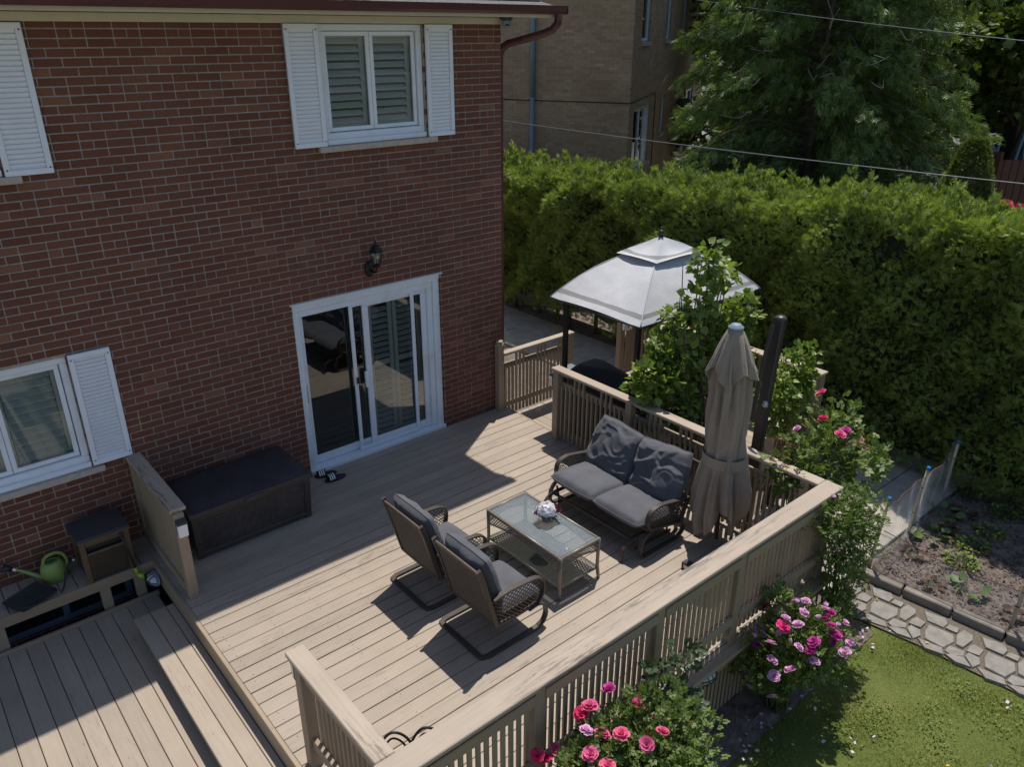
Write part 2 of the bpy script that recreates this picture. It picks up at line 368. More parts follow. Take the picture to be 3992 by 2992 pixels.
def frostmat():
    m, t, b, o = nm('rippled table glass'); v = pos(t); n = noise(t, v, 210, 2, .6)
    b.inputs['Base Color'].default_value = (.25,.29,.33,1); b.inputs['Roughness'].default_value = .12; b.inputs['Specular IOR Level'].default_value = .8
    bump(t, b, n, 1., .006); tr = N(t, 'BsdfTransparent'); tr.inputs[0].default_value = (.82,.86,.84,1)
    ms = N(t, 'MixShader'); ms.inputs[0].default_value = .5; L(t, tr.outputs[0], ms.inputs[1]); L(t, b.outputs[0], ms.inputs[2]); L(t, ms.outputs[0], o.inputs[0]); return m
M['frost'] = frostmat()

# ------------------------------------------------------------------ ground
G = -.85
def groundmat():
    m, t, b, o = nm('neighbourhood ground'); v = pos(t); n1 = noise(t, v, .09, 3, .6); n2 = noise(t, v, 9, 5, .7)
    c = ramp(t, n1, [(.4, (.10,.115,.05)), (.5, (.17,.165,.14)), (.6, (.24,.235,.225))]); c = mix(t, 1, c, ramp(t, n2, [(.25, .75), (.75, 1.2)]), 'MULTIPLY')
    L(t, c, b.inputs['Base Color']); b.inputs['Roughness'].default_value = .95; return m
tag(MB().box(-300, 300, -300, 300, G-.5, G-.026).build('ground', groundmat()), kind='structure')
tag(MB().add([(-9,-12,G-.02),(4.2,-12,G-.02),(4.2,-4.6,G-.02),(-9,-4.6,G-.02)], [(0,1,2,3)]).build('lawn', M['lawn']), kind='structure')
def sheet(name, poly, z, mat, sub=0):
    mb = MB(); v = [(x, y, z) for x, y in poly]; mb.add(v, [tuple(range(len(v)))]); return tag(mb.build(name, mat), kind='structure')
def lumpy(name, x0, x1, y0, y1, z, amp, n, mat, fn=None):
    xs = np.linspace(x0, x1, n); ys = np.linspace(y0, y1, int(n*(y1-y0)/(x1-x0))+1); V = []
    for x in xs:
        for y in ys:
            h = mnoise.noise(Vector((x*5, y*5, 0)))*.4 + mnoise.noise(Vector((x*17, y*17, 3)))*.45 + mnoise.noise(Vector((x*38, y*38, 9)))*.3
            V.append((x+.006*random.uniform(-1,1), y+.006*random.uniform(-1,1), z+amp*h))
    k = len(ys); F = [(i*k+j, (i+1)*k+j, (i+1)*k+j+1, i*k+j+1) for i in range(n-1) for j in range(k-1)]
    mb = MB(); mb.add(V, F, 0, False); return tag(mb.build(name, mat), kind='structure')
lumpy('garden_soil', 1.56, 4.95, -8.2, -4.63, G+.03, .075, 150, M['soil'])
lumpy('planting_bed_soil', -4.9, .62, -5.24, -4.72, G-.005, .03, 150, M['soil'])
sheet('path_bed', [(.60,-4.66),(1.45,-4.62),(1.78,-8.4),(1.00,-8.4),(.78,-5.6),(.70,-5.1)], G+.0, M['gravel'])
sheet('side_yard_soil', [(-.02,-4.7),(1.0,-4.6),(1.5,-3.2),(2.9,-3.2),(2.9,7),(.0,7)], G+.004, M['soil'])
sheet('hedge_bed', [(4.62,-9.5),(5.6,-9.5),(5.6,8.5),(4.42,8.5)], G+.006, M['soil'])
# concrete slabs
path = thing('concrete_path', None, None, (2.9,-3.9,G), kind='structure')
def slab(x0, x1, y0, y1):
    MB().cbox(x0+.006, x1-.006, y0+.006, y1-.006, G-.06, G+.035+random.uniform(-.004,.004), .008).build('slab', M['concrete'], path)
xs = [.72, 1.5, 2.3, 3.09, 3.89, 4.62]
for i in range(len(xs)-1):
    slab(xs[i], xs[i+1], -4.60, -3.93); slab(xs[i] if i else .9, xs[i+1], -3.93, -3.2)
y = -3.2
while y < 7.5:
    slab(2.93, 3.7, y, y+.8); slab(3.7, 4.44, y, y+.8); y += .8
# kerb blocks along the vegetable bed
kerb = thing('garden_kerb', 'row of weathered concrete kerb blocks edging the vegetable bed', 'kerb', (1.45,-4.62,G))
kb = MB().cbox(-.055, .055, -.24, .24, -.08, .10, .012).mesh('kerb_block', M['kerb'])
for i in range(7):
    yy = -4.88-.5*i
    link('kerb_block', kb, kerb, (1.385+.105*(-(yy)-4.6), yy, G+.0+random.uniform(-.006,.006)), (0, random.uniform(-.02,.02), .1+random.uniform(-.015,.015)))
# paving stones
STN = [[(1.103,-4.991),(1.137,-5.227),(1.037,-5.273),(0.865,-5.235),(0.863,-5.055),(0.983,-5.003)],[(1.292,-5.26),(1.274,-5.356),(1.199,-5.384),(1.014,-5.364),(1.014,-5.297),(1.156,-5.243)],
[(1.261,-5.13),(1.278,-5.226),(1.187,-5.235),(1.173,-5.124)],[(1.278,-4.866),(1.334,-5.06),(1.267,-5.113),(1.169,-5.112),(1.149,-4.953)],[(0.952,-5.26),(0.981,-5.397),(0.907,-5.421),(0.819,-5.325),(0.841,-5.261)],
[(1.156,-5.417),(1.142,-5.515),(1.025,-5.516),(0.997,-5.405),(1.09,-5.395)],[(0.993,-5.427),(0.997,-5.529),(0.913,-5.568),(0.808,-5.539),(0.916,-5.424)],[(0.789,-5.279),(0.887,-5.424),(0.798,-5.531),(0.753,-5.397)],[(0.809,-5.002),(0.854,-5.234),(0.771,-5.282),(0.718,-5.119)]]
pave = thing('stone_path', None, None, (1.05,-5.5,G), kind='structure')
for k in range(-1, 6):
    for s in STN:
        P = np.array(s) + np.array([.042*k, -.556*k]); c = P.mean(0)
        if c[1] > -4.68: continue
        P = c + (P-c)*1.0; n = len(P); Q = c + (P-c)*.95; h = G+.019+random.uniform(-.004,.005)
        V = [(*p, G-.03) for p in P]+[(*p, h-.012) for p in P]+[(*p, h) for p in Q]
        F = [(i, (i+1) % n, n+(i+1) % n, n+i) for i in range(n)]+[(n+i, n+(i+1) % n, 2*n+(i+1) % n, 2*n+i) for i in range(n)]+[tuple(range(2*n, 3*n))]
        MB().convex(V, F).build('paving_stone', M['paver'], pave)
# lawn blades
def grass():
    n = 210000; x = rng.uniform(-4.2, 1.35, n); y = rng.uniform(-9.2, -4.75, n)
    edge = np.interp(y, [-8.4, -5.55, -5.0, -4.66], [1.02, .80, .70, .62]) + .02*np.sin(y*31)
    bed = -5.22+.03*np.sin(x*9)+.02*np.sin(x*23)
    u, v, z = project(np.stack([x, y, np.full(n, G)], 1))
    ok = (x < edge) & (y < np.where(x > .55, -4.8, bed)) & (u > -50) & (u < 4050) & (v < 3050) & (z > 0)
    x, y = x[ok], y[ok]; n = len(x)
    d = np.stack([rng.normal(0, .5, n), rng.normal(0, .5, n), np.full(n, .8)], 1)
    tv = [(-.06,0,0),(.06,0,0),(.02,1,0)]; V, F = scatter(tv, [(0,1,2)], np.stack([x, y, np.full(n, G-.02)], 1), frames(d), rng.uniform(.016, .036, n)*(1+.5*np.sin(x*5.3+1.7*np.sin(y*3.1))*np.sin(y*4.7)))
    o = link('grass', raw_mesh('grass', V, F, M['grassb'])); tag(o, 'mown green lawn grass beside the rose bed', 'grass', kind='stuff')
grass()
n = 2600; cc = np.stack([rng.uniform(-2.5,1.0,60), rng.uniform(-7.6,-5.3,60)], 1); ci = rng.integers(0, 60, n); xy = cc[ci]+rng.normal(0,.09,(n,2)); xy = xy[(xy[:,0] < .7) & (xy[:,1] < -5.26)]; n = len(xy)
V, F = scatter(np.array(LEAF_V)*np.array([1.5,1,1]), LEAF_F, np.column_stack([xy, G+rng.uniform(.0,.022,n)]), frames(rng.normal(size=(n,3))*np.array([1,1,.3]), np.tile([0,0,1.],(n,1))+rng.normal(0,.35,(n,3))), rng.uniform(.012,.024,n))
tag(link('clover', raw_mesh('clover', V, F, leafmat('clover leaves', (.11,.17,.03), (.22,.28,.07), .25, .7))), 'pale clover patches in the lawn', 'clover', kind='stuff')

# ------------------------------------------------------------------ red brick house
H_, BL, ZT = .0729, .2159, 4.855
house = thing('brick_house', 'red brick two-storey house with white shutters and sliding patio door', 'house', (-3, 0, G))
OPEN = [(-2.33, -1.083, 3.70, 4.86), (-6.6, -5.25, 3.70, 4.86), (-6.45, -5.13, .945, 2.085), (-2.925, -.975, -.02, 2.09)]
def wall_cells(mb, x0, x1, z0, z1, ops, fn):
    X = sorted({x0, x1, *[min(max(v, x0), x1) for o in ops for v in o[:2]]}); Z = sorted({z0, z1, *[min(max(v, z0), z1) for o in ops for v in o[2:]]})
    for a, b in zip(X, X[1:]):
        for c, d in zip(Z, Z[1:]):
            cx, cz = (a+b)/2, (c+d)/2
            if not any(o[0] < cx < o[1] and o[2] < cz < o[3] for o in ops): fn(a, b, c, d)
mb = MB(); wall_cells(mb, -9.5, -.004, -.9, 5.0, OPEN, lambda a, b, c, d: mb.box(a, b, .0055, .24, c, d))
wall = mb.build('wall', M['mortar'], house)
def courses(x0, x1, k0, k1, ops, ztop, off=0):
    out = []
    for k in range(k0, k1):
        z0, z1 = k*H_, (k+1)*H_-.012
        if z0 > ztop: continue
        z1 = min(z1, ztop)
        cz = (z0+z1)/2; seq = []
        kk = (64-k)
        x = x1
        if kk % 6 == 5:
            first = True
            x += BL*.5*((kk//6) % 2)
            while x > x0:
                for ln in (BL, BL/2, BL/2): seq.append((x-ln+.011, x)); x -= ln
        else:
            x += 0 if k % 2 else BL/2
            while x > x0: seq.append((x-BL+.011, x)); x -= BL
        free = [(x0, x1)]
        for o in ops:
            if o[2] < cz < o[3]:
                nf = []
                for a, b in free:
                    if o[1] <= a or o[0] >= b: nf.append((a, b)); continue
                    if o[0] > a: nf.append((a, o[0]))
                    if o[1] < b: nf.append((o[1], b))
                free = nf
        for a, b in seq:
            for p, q in free:
                s, e = max(a, p), min(b, q)
                if e-s > .025: out.append((s, e, z0, z1))
    return out
bl = courses(-7.2, 0, -12, 68, OPEN, ZT)
def seen(b):
    P = np.array([(b[0]+b[1])/2, 0, (b[2]+b[3])/2]); u, v, z = project(P)
    return 30 < u < 3962 and 30 < v < 2962
full = [b for b in bl if seen(b) and not (b[0] < -4.2 and b[2] < .0)]
full.sort(key=lambda b: -(b[1]-b[0])/np.linalg.norm(np.array([(b[0]+b[1])/2, 0, (b[2]+b[3])/2])-CAMP)**2)
solo = set(full[:300]); cache = {}
rest = MB()
for b in bl:
    wdt, hgt = round(b[1]-b[0], 3), round(b[3]-b[2], 3); dy = random.uniform(-.002, .002)
    if b in solo:
        if (wdt, hgt) not in cache: cache[(wdt, hgt)] = MB().cbox(-wdt/2, wdt/2, 0, .03, -hgt/2, hgt/2, .002).mesh('brick', M['brick'])
        link('brick', cache[(wdt, hgt)], wall, ((b[0]+b[1])/2, dy, (b[2]+b[3])/2), (0, random.gauss(0, .004), 0))
    else:
        j = [random.uniform(-.0012, .0012) for _ in range(4)]
        x0, x1, z0, z1 = b[0]+j[0], b[1]+j[1], b[2]+j[2], b[3]+j[3]
        V = [(x0,dy,z0),(x1,dy,z0),(x1,dy,z1),(x0,dy,z1),(x0,.03,z0),(x1,.03,z0),(x1,.03,z1),(x0,.03,z1)]
        rest.add(V, [(0,1,2,3),(4,5,1,0),(1,5,6,2),(3,2,6,7),(4,0,3,7)])
tag(rest.build('brickwork', M['brick'], wall), kind='stuff')
# brick returns at the door reveal
rv = MB()
for k in range(0, 28):
    z0, z1 = k*H_, (k+1)*H_-.011
    rv.box(-.990 if k % 2 else -.988, -.972, .0 if k % 2 else .0015, .085, z0+.001, z1-.001)
tag(rv.build('reveal_brick', M['brick'], house), kind='stuff')
# rest of the shell, floors, roof
sh = MB(); sh.box(-.24, 0, .241, 9, -.9, 5.0); sh.box(-9.5, -9.26, .241, 9, -.9, 5.0); sh.box(-9.25, -.25, 8.76, 9, -.9, 5.0)
sh.build('side_wall', M['mortar'], house)
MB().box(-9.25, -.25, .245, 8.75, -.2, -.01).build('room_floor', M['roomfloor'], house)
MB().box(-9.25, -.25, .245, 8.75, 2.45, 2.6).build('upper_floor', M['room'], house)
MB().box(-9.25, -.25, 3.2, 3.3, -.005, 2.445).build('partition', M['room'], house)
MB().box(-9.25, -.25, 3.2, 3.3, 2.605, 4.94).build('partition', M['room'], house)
EY, EX, EZ = -.50, .33, 4.945
mb = MB(); mb.box(-9.9, EX, EY, -.002, EZ-.012, EZ); mb.box(.001, EX, -.002, 9.4, EZ-.012, EZ); mb.build('soffit', M['beige'], house)
MB().cbox(-9.6, -.02, -.024, -.003, 4.858, 4.928, .003).build('frieze_board', M['beige'], house)
mb = MB(); mb.cbox(-9.9, EX, EY-.022, EY-.001, EZ-.02, 5.03, .003); mb.cbox(EX+.001, EX+.022, EY-.02, 9.4, EZ-.02, 5.03, .003); mb.build('fascia', M['beige'], house)
mb = MB(); RZ = 7.0
x0, x1, y0, y1 = -9.95, EX+.05, EY-.05, 9.4
V = [(x0,y0,5.035),(x1,y0,5.035),(x1,y1,5.035),(x0,y1,5.035),(x0+4.9,4.45,RZ),(x1-4.9,4.45,RZ)]
V += [(x,y,z-.045) for x,y,z in V[:4]]
mb.convex(V, [(0,1,5,4),(1,2,5),(2,3,4,5),(3,0,4),(0,1,7,6),(1,2,8,7),(2,3,9,8),(3,0,6,9),(6,7,8,9)]); mb.build('roof', M['shingle'], house)
sg = MB()
for r in range(4):
    yy = y0+.0+r*.14; zz = 5.035+r*.14*(RZ-5.035)/4.98
    x = x1-.03-.11*(r % 2)
    while x > -2.2:
        wd_ = random.uniform(.2, .3); sg.cbox(max(x-wd_, -2.3), x-.006, yy-.012, yy+.15, zz+.003, zz+.013+random.uniform(0,.004), .002); x -= wd_
tag(sg.build('shingle', M['shingle'], house), kind='stuff')
# gutter: K profile
gp = [(-.055,.045),(-.055,-.04),(.03,-.04),(.05,-.015),(.062,.035),(.066,.045),(.058,.045),(.054,.035),(.042,-.01),(.026,-.032),(-.047,-.032),(-.047,.045)]
mb = MB(); gy = EY-.08; prof = [(-b, a) for a, b in gp]
V = []; 
for xx in (-9.9, .45):
    for a, b in gp: V.append((xx, gy-a, 4.998+b))
k = len(gp); F = [(i, (i+1) % k, k+(i+1) % k, k+i) for i in range(k)] ; mb.add(V, F); mb.box(.448, .452, gy-.064, gy+.055, 4.958, 5.042)
gut = mb.build('gutter', M['gutter'], house)
mb = MB()
for xx in np.arange(-9.4, .4, .6): mb.box(xx, xx+.018, gy-.06, gy+.055, 5.038, 5.046)
tag(mb.build('gutter_bracket', M['alu'], gut), kind='stuff')
dp = [(.36,gy,4.97),(.36,gy,4.90),(.355,gy+.01,4.86),(.33,gy+.06,4.80),(.28,gy+.14,4.765),(.14,gy+.34,4.70),(.075,-.05,4.655),(.052,.03,4.61),(.046,.075,4.54),(.046,.082,4.3),(.046,.082,-.8)]
MB().bar(dp, .075, .075).build('downspout', M['gutter'], house)
# windows -------------------------------------------------------------
def frame_rect(mb, x0, x1, z0, z1, wd, y0, y1, ch=.004, bot=None):
    bt = bot or wd
    mb.cbox(x0, x1, y0, y1, z1-wd, z1, ch); mb.cbox(x0, x1, y0, y1, z0, z0+bt, ch)
    mb.cbox(x0, x0+wd, y0+.001, y1-.001, z0+bt, z1-wd, ch); mb.cbox(x1-wd, x1, y0+.001, y1-.001, z0+bt, z1-wd, ch)
def window(x0, x1, z0, z1, mull, sillx, nslat=11):
    wdw = thing_part('window')
    c = MB(); frame_rect(c, x0, x1, z0, z1, .062, .028, .11, .006, .075); cf = part(c, 'casing', M['white'], wdw)
    i0, i1, j0, j1 = x0+.068, x1-.068, z0+.081, z1-.068
    for a, b in ((i0, mull), (mull, i1)):
        f = MB(); frame_rect(f, a+.002, b-.002, j0, j1, .042, .06, .10, .004); part(f, 'sash', M['white'], wdw)
        part(MB().box(a+.044, b-.044, .078, .082, j0+.042, j1-.042), 'pane', M['glass'], wdw)
        # plantation shutter inside
        pa, pb = a+.06, b-.06; s = MB(); frame_rect(s, a+.02, b-.02, j0+.01, j1-.01, .05, .15, .178); part(s, 'blind_frame', M['louvre'], wdw)
        for q in range(nslat):
            zz = j0+.09+(j1-j0-.18)*q/(nslat-1); T = Matrix.Translation((0, .165, zz)) @ Matrix.Rotation(math.radians(36), 4, 'X')
            part(MB().cbox(a+.075, b-.075, -.040, .040, -.005, .005, .003, T=T), 'louvre', M['louvre'], wdw)
    s = MB(); s.cbox(sillx[0], sillx[1], -.055, .09, z0-.105, z0-.045, .006); part(s, 'sill', M['sill'], wdw)
    part(MB().cbox(x0+.003, x1-.003, -.012, .06, z0-.042, z0+.012, .006), 'apron', M['white'], wdw)
    return wdw
def thing_part(name):
    o = bpy.data.objects.new(name, None); COL.objects.link(o); o.parent = house; ORG[o] = ORG[house]; o.empty_display_size = .1; return o
def part(mb, name, mat, parent): return mb.build(name, mat, parent)
window(-2.325, -1.086, 3.745, 4.853, -1.713, (-2.43, -.967))
window(-6.59, -5.255, 3.745, 4.853, -5.92, (-6.7, -5.132))
window(-6.44, -5.133, .985, 2.08, -5.765, (-6.6, -5.035))
def shutter(x0, x1, z0, z1):
    s = thing_part('shutter'); f = MB(); frame_rect(f, x0, x1, z0, z1, .047, -.045, -.012, .004); part(f, 'frame', M['whitemetal'], s)
    n = 27; hh = (z1-z0-.094)/n
    me = MB().cbox(0, x1-x0-.096, -.005, .005, -hh*.60, hh*.60, .002, T=Matrix.Rotation(math.radians(24), 4, 'X')).mesh('slat', M['whitemetal'])
    for i in range(n): link('slat', me, s, (x0+.048, -.022, z0+.047+hh*(i+.5)))
    part(MB().box(x0+.045, x1-.045, -.013, -.010, z0+.045, z1-.045), 'backing', M['whitemetal'], s)
    b = MB()
    for xx in (x0+.022, x1-.022):
        for zz in (z0+.05, z1-.05): b.cbox(xx-.006, xx+.006, -.0475, -.044, zz-.006, zz+.006, .002)
    tag(part(b, 'screw', M['dark'], s), kind='stuff')
for a in ((-2.695,-2.339,3.702,4.853), (-1.072,-.717,3.702,4.853), (-5.244,-4.884,3.70,4.850), (-5.127,-4.770,.960,2.100)): shutter(*a)
# sliding door ----------------------------------------------------------
door = thing_part('sliding_door')
c = MB(); c.cbox(-2.92, -.978, .022, .10, 2.0, 2.085, .006); c.cbox(-2.92, -2.845, .024, .10, .0, 1.999, .006); c.cbox(-1.072, -.978, .024, .10, .0, 1.999, .006); part(c, 'casing', M['white'], door)
c = MB(); c.cbox(-2.843, -1.074, .045, .16, 1.925, 1.998, .005); c.cbox(-1.145, -1.074, .05, .15, .045, 1.924, .005); c.cbox(-2.843, -2.80, .085, .16, .045, 1.924, .005); part(c, 'inner_frame', M['white'], door)
part(MB().cbox(-2.92, -.978, -.02, .16, -.005, .042, .006), 'threshold', M['white'], door)
part(MB().cbox(-2.95, -.95, -.018, .03, 2.088, 2.10, .003), 'drip_cap', M['whitemetal'], door)
def panel(a, b, y0, y1, wd, bot, name, glass):
    f = MB(); frame_rect(f, a, b, .048, 1.935, wd, y0, y1, .004, bot); p = part(f, name, M['white'], door)
    part(MB().box(a+wd-.004, b-wd+.004, (y0+y1)/2-.002, (y0+y1)/2+.002, .048+bot-.004, 1.935-wd+.004), 'pane', glass, p); return p
panel(-2.80, -1.985, .118, .146, .035, .10, 'fixed_panel', M['doorglass'])
panel(-2.03, -1.146, .085, .112, .075, .10, 'glass_panel', M['doorglass'])
sp_ = MB(); frame_rect(sp_, -2.218, -1.338, .048, 1.945, .045, .055, .078, .004); part(sp_, 'screen_panel', M['white'], door)
h = MB(); h.cbox(-2.075, -2.02, .05, .085, .86, 1.07, .01); part(h, 'handle', M['white'], door)
h = MB(); h.cbox(-2.852, -2.838, .02, .045, .9, 1.12, .004); part(h, 'latch_plate', M['alu'], door)
h = MB(); h.cbox(-2.20, -2.168, .03, .054, .95, 1.03, .004); part(h, 'screen_latch', M['blackpl'], door)
for (a, b) in ((-1.905, -1.57), (-1.555, -1.16)):
    f = MB(); frame_rect(f, a, b, .08, 1.9, .055, .21, .24); f.cbox(a+.06, b-.06, .212, .238, 1.02, 1.09, .003); part(f, 'blind_frame', M['louvre'], door)
    for lo_, hi_ in ((.15, 1.0), (1.10, 1.84)):
        n = int((hi_-lo_)/.075)
        for q in range(n):
            T = Matrix.Translation((0, .225, lo_+.04+q*.075)) @ Matrix.Rotation(math.radians(24), 4, 'X')
            part(MB().cbox(a+.06, b-.06, -.034, .034, -.005, .005, .003, T=T), 'louvre', M['louvre'], door)
# basement window under the bench
bw = thing_part('basement_window'); f = MB(); frame_rect(f, -6.3, -5.05, -.62, -.10, .06, -.03, -.003); f.cbox(-5.70, -5.64, -.028, -.004, -.56, -.16, .003); part(f, 'frame', M['galv'], bw)
part(MB().box(-6.25, -5.1, -.012, -.008, -.58, -.14), 'pane', M['blackpl'], bw)

# wall lantern and security camera
lamp = thing('wall_lantern', 'black coach lantern with seeded glass mounted above the patio door', 'lamp', (-1.95,0,2.35))
LX, LY = -1.945, -.17
part(MB().lathe([(.0,0),(.058,0),(.062,.012),(.05,.025),(.03,.032),(0,.034)], 20, (0,0,0)), 'wall_plate', M['iron'], lamp)
pl = lamp.children[0]; pl.rotation_euler = (math.pi/2, 0, 0); pl.location = (0, -.005, -.02)
me = pl.data; co = np.zeros(len(me.vertices)*3); me.vertices.foreach_get('co', co); co = co.reshape(-1,3)+ORG[lamp]; co[:,1] *= 1.5; me.vertices.foreach_set('co', co.ravel())
part(MB().tube([(LX,-.03,2.32),(LX,-.09,2.30),(LX,-.15,2.32),(LX,LY,2.38)], .011, 8), 'arm', M['iron'], lamp)
part(MB().lathe([(.02,.0),(.045,.01),(.05,.025),(.04,.035)], 6, (LX,LY,2.375), smooth=False), 'base_cup', M['iron'], lamp)
part(MB().lathe([(.040,.0),(.062,.08),(.068,.14),(.066,.145),(.06,.08),(.038,.0)], 6, (LX,LY,2.41), smooth=False), 'glass_shade', M['clear'], lamp)
part(MB().lathe([(.0,0),(.02,.01),(.026,.05),(.014,.09),(0,.095)], 12, (LX,LY,2.42)), 'bulb', M['lampglass'], lamp)
part(MB().lathe([(.082,.0),(.085,.008),(.066,.03),(.05,.055),(.03,.075),(.012,.085),(.010,.105),(.016,.115),(.008,.13),(0,.15)], 6, (LX,LY,2.553), smooth=False), 'roof', M['iron'], lamp)
rb = MB()
for j in range(6):
    t = j*math.pi/3; rb.tube([(LX+.041*math.cos(t),LY+.041*math.sin(t),2.405),(LX+.064*math.cos(t),LY+.064*math.sin(t),2.49),(LX+.07*math.cos(t),LY+.07*math.sin(t),2.555)], .004, 5)
part(rb, 'rib', M['iron'], lamp)
dome = thing('security_camera', 'small grey dome camera under the eave corner', 'camera', (-.02,-.10,4.93))
part(MB().lathe([(.075,.0),(.072,-.02),(.055,-.03)], 20, (.0,-.10,4.932)), 'mount', M['dark'], dome)
part(MB().lathe([(.055,.0),(.056,-.03),(.045,-.065),(.025,-.085),(0,-.09)], 20, (.0,-.10,4.905)), 'housing', M['galv'], dome)
part(MB().lathe([(.0,-.005),(.02,-.004),(.026,.0),(.02,.012),(0,.014)], 14, (-.022,-.145,4.845)), 'lens', M['blackpl'], dome)

# ------------------------------------------------------------------ decks
deck = thing('main_deck', 'raised beige painted wooden deck outside the patio door', 'deck', (-2.4,-2.4,0))
PB = .1466; y = -.022; k = 0; y = -.4264+PB*3-.004
nails = MB(); first = True
ytop = -.012
seams = [-.4264+PB*j for j in range(3, -32, -1)]; edges = [ytop]+[s for s in seams if s < ytop-.03 and s > -4.83]+[-4.845]
for a, b in zip(edges, edges[1:]):
    gp1 = random.choice([.0018,.0025,.0035,.005]); MB().cbox(-4.868, -.006, b+gp1, a-gp1, -.034, random.uniform(-.0012, .0012), .0035).build('board', M['deckx'], deck)
    if a-b > .08:
        for xx in np.arange(-4.78, 0, .405):
            for fy in (.25, .75):
                if random.random() < .45: continue
                yy = b+(a-b)*fy+random.uniform(-.01,.01); xq = xx+random.uniform(-.012,.012)
                t = [(xq+.0042*math.cos(i*math.pi/3), yy+.0042*math.sin(i*math.pi/3), .0022) for i in range(6)]; nails.add(t, [tuple(range(6))])
tag(nails.build('deck_screw', M['dark'], deck), kind='stuff')
MB().cbox(-4.905, -4.870, -4.845, -.505, -.19, .002, .004).build('rim_board', M['rimy'], deck)
MB().cbox(-4.90, .02, -4.885, -4.848, -.24, -.002, .004).build('rim_board', M['rimx'], deck)
MB().cbox(-4.90, .03, -4.98, -4.80, -.062, -.0365, .004).build('ledge', M['rimx'], deck) if False else None
MB().cbox(-.004, .03, -4.845, -.02, -.19, -.003, .004).build('rim_board', M['rimy'], deck)
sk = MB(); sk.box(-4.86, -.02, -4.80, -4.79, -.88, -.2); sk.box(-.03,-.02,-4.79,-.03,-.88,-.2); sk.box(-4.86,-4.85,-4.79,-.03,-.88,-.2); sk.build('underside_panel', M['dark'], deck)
# skirt of slim slats below the front rail
sl = MB().cbox(-.02, .02, -.012, .0, 0, .60, .003).mesh('skirt_slat', M['post'])
for i in range(80): link('skirt_slat', sl, deck, (-4.84+i*.0605, -4.802, -.85))
# lower deck + step + bench
low = thing('lower_deck', 'lower beige deck with boards running away from the house', 'deck', (-6.2,-3,-.36))
xx = -4.93
while xx > -8.2:
    MB().cbox(xx-.1440, xx-.003, -7.5, -.56, -.395, -.36+random.uniform(-.0015,.0015), .004).build('board', M['decky'], low); xx -= .1466
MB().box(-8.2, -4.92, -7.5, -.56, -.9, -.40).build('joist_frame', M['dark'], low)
MB().cbox(-8.2, -4.91, -.558, -.525, -.39, -.325, .004).build('rim_board', M['rimx'], low)
step = thing('deck_step', 'long beige plank step between lower and main deck', 'step', (-5.1,-3,-.36))
for a, b in ((-5.268,-5.128),(-5.122,-4.985),(-4.979,-4.910)): MB().cbox(a, b, -6.2, -1.03, -.215, -.18+random.uniform(-.001,.001), .004).build('tread_board', M['decky'], step)
MB().cbox(-5.245, -5.21, -6.2, -1.05, -.357, -.217, .004).build('riser', M['rimy'], step); MB().cbox(-5.20, -4.92, -1.085, -1.05, -.357, -.217, .004).build('end_board', M['rimx'], step)
bench = thing('wall_bench', 'low beige plank bench along the brick wall under the window', 'bench', (-6,-.25,-.36))
xx = -4.86
while xx > -7.6: MB().cbox(xx-.139, xx-.004, -.475, -.012, -.034, random.uniform(-.001,.001), .004).build('board', M['decky'], bench); xx -= .1415
MB().cbox(-7.6, -4.87, -.512, -.478, -.105, .003, .004).build('front_board', M['rimx'], bench)
for xx in (-7.2, -6.25, -5.36, -5.05): MB().cbox(xx-.045, xx+.045, -.50, -.41, -.357, -.106, .005).build('leg', M['post'], bench)

# ------------------------------------------------------------------ railings
CZ = .985
def bal_mesh(h, wd=.034, dp=.022, dog=True):
    if not dog: return MB().cbox(-wd/2, wd/2, -dp/2, dp/2, 0, h, .003).mesh('baluster', M['post'])
    a, b, e = wd/2, dp/2, .012; mb = MB()
    V = [(-a,-b,0),(a,-b,0),(a,b,0),(-a,b,0),(-a,-b,h-.02),(a,-b,h-.02),(a,b,h-.02),(-a,b,h-.02),(-a+e,-b+e,h),(a-e,-b+e,h),(a-e,b-e,h),(-a+e,b-e,h)]
    F = [(0,1,2,3)]+[(i,(i+1)%4,4+(i+1)%4,4+i) for i in range(4)]+[(4+i,4+(i+1)%4,8+(i+1)%4,8+i) for i in range(4)]+[(8,9,10,11)]
    return mb.convex(V, F).mesh('baluster', M['post'])
BT, BS = bal_mesh(CZ-.045-.06, dog=False), bal_mesh(.74)
# front rail (parallel to the house)
rail = thing('front_railing', 'long beige railing with wide worn cap above the rose bed', 'railing', (-2.4,-4.83,0))
MB().cbox(-4.86, -.012, -4.915, -4.738, CZ-.038, CZ, .006).build('cap', M['capx'], rail)
for xx in (-4.80, -3.70, -2.50, -1.47, -.09): MB().cbox(xx-.045, xx+.045, -4.875, -4.785, -.03, CZ-.0385, .005).build('post', M['post'], rail)
for a, b in ((-4.754,-3.746),(-3.654,-2.546),(-2.454,-1.516),(-1.424,-.136)):
    MB().cbox(a, b, -4.885, -4.848, .80, .888, .004).build('top_rail', M['rimx'], rail); MB().cbox(a, b, -4.885, -4.848, .21, .292, .004).build('bottom_rail', M['rimx'], rail)
    n = int(round((b-a)/.0655)); 
    for i in range(n):
        xq = a+(b-a)*(i+.5)/n; link('baluster', BT, rail, (xq, -4.829, .06))
MB().cbox(-4.89, .04, -4.975, -4.886, -.045, -.008, .005).build('ledge_board', M['rimx'], rail)
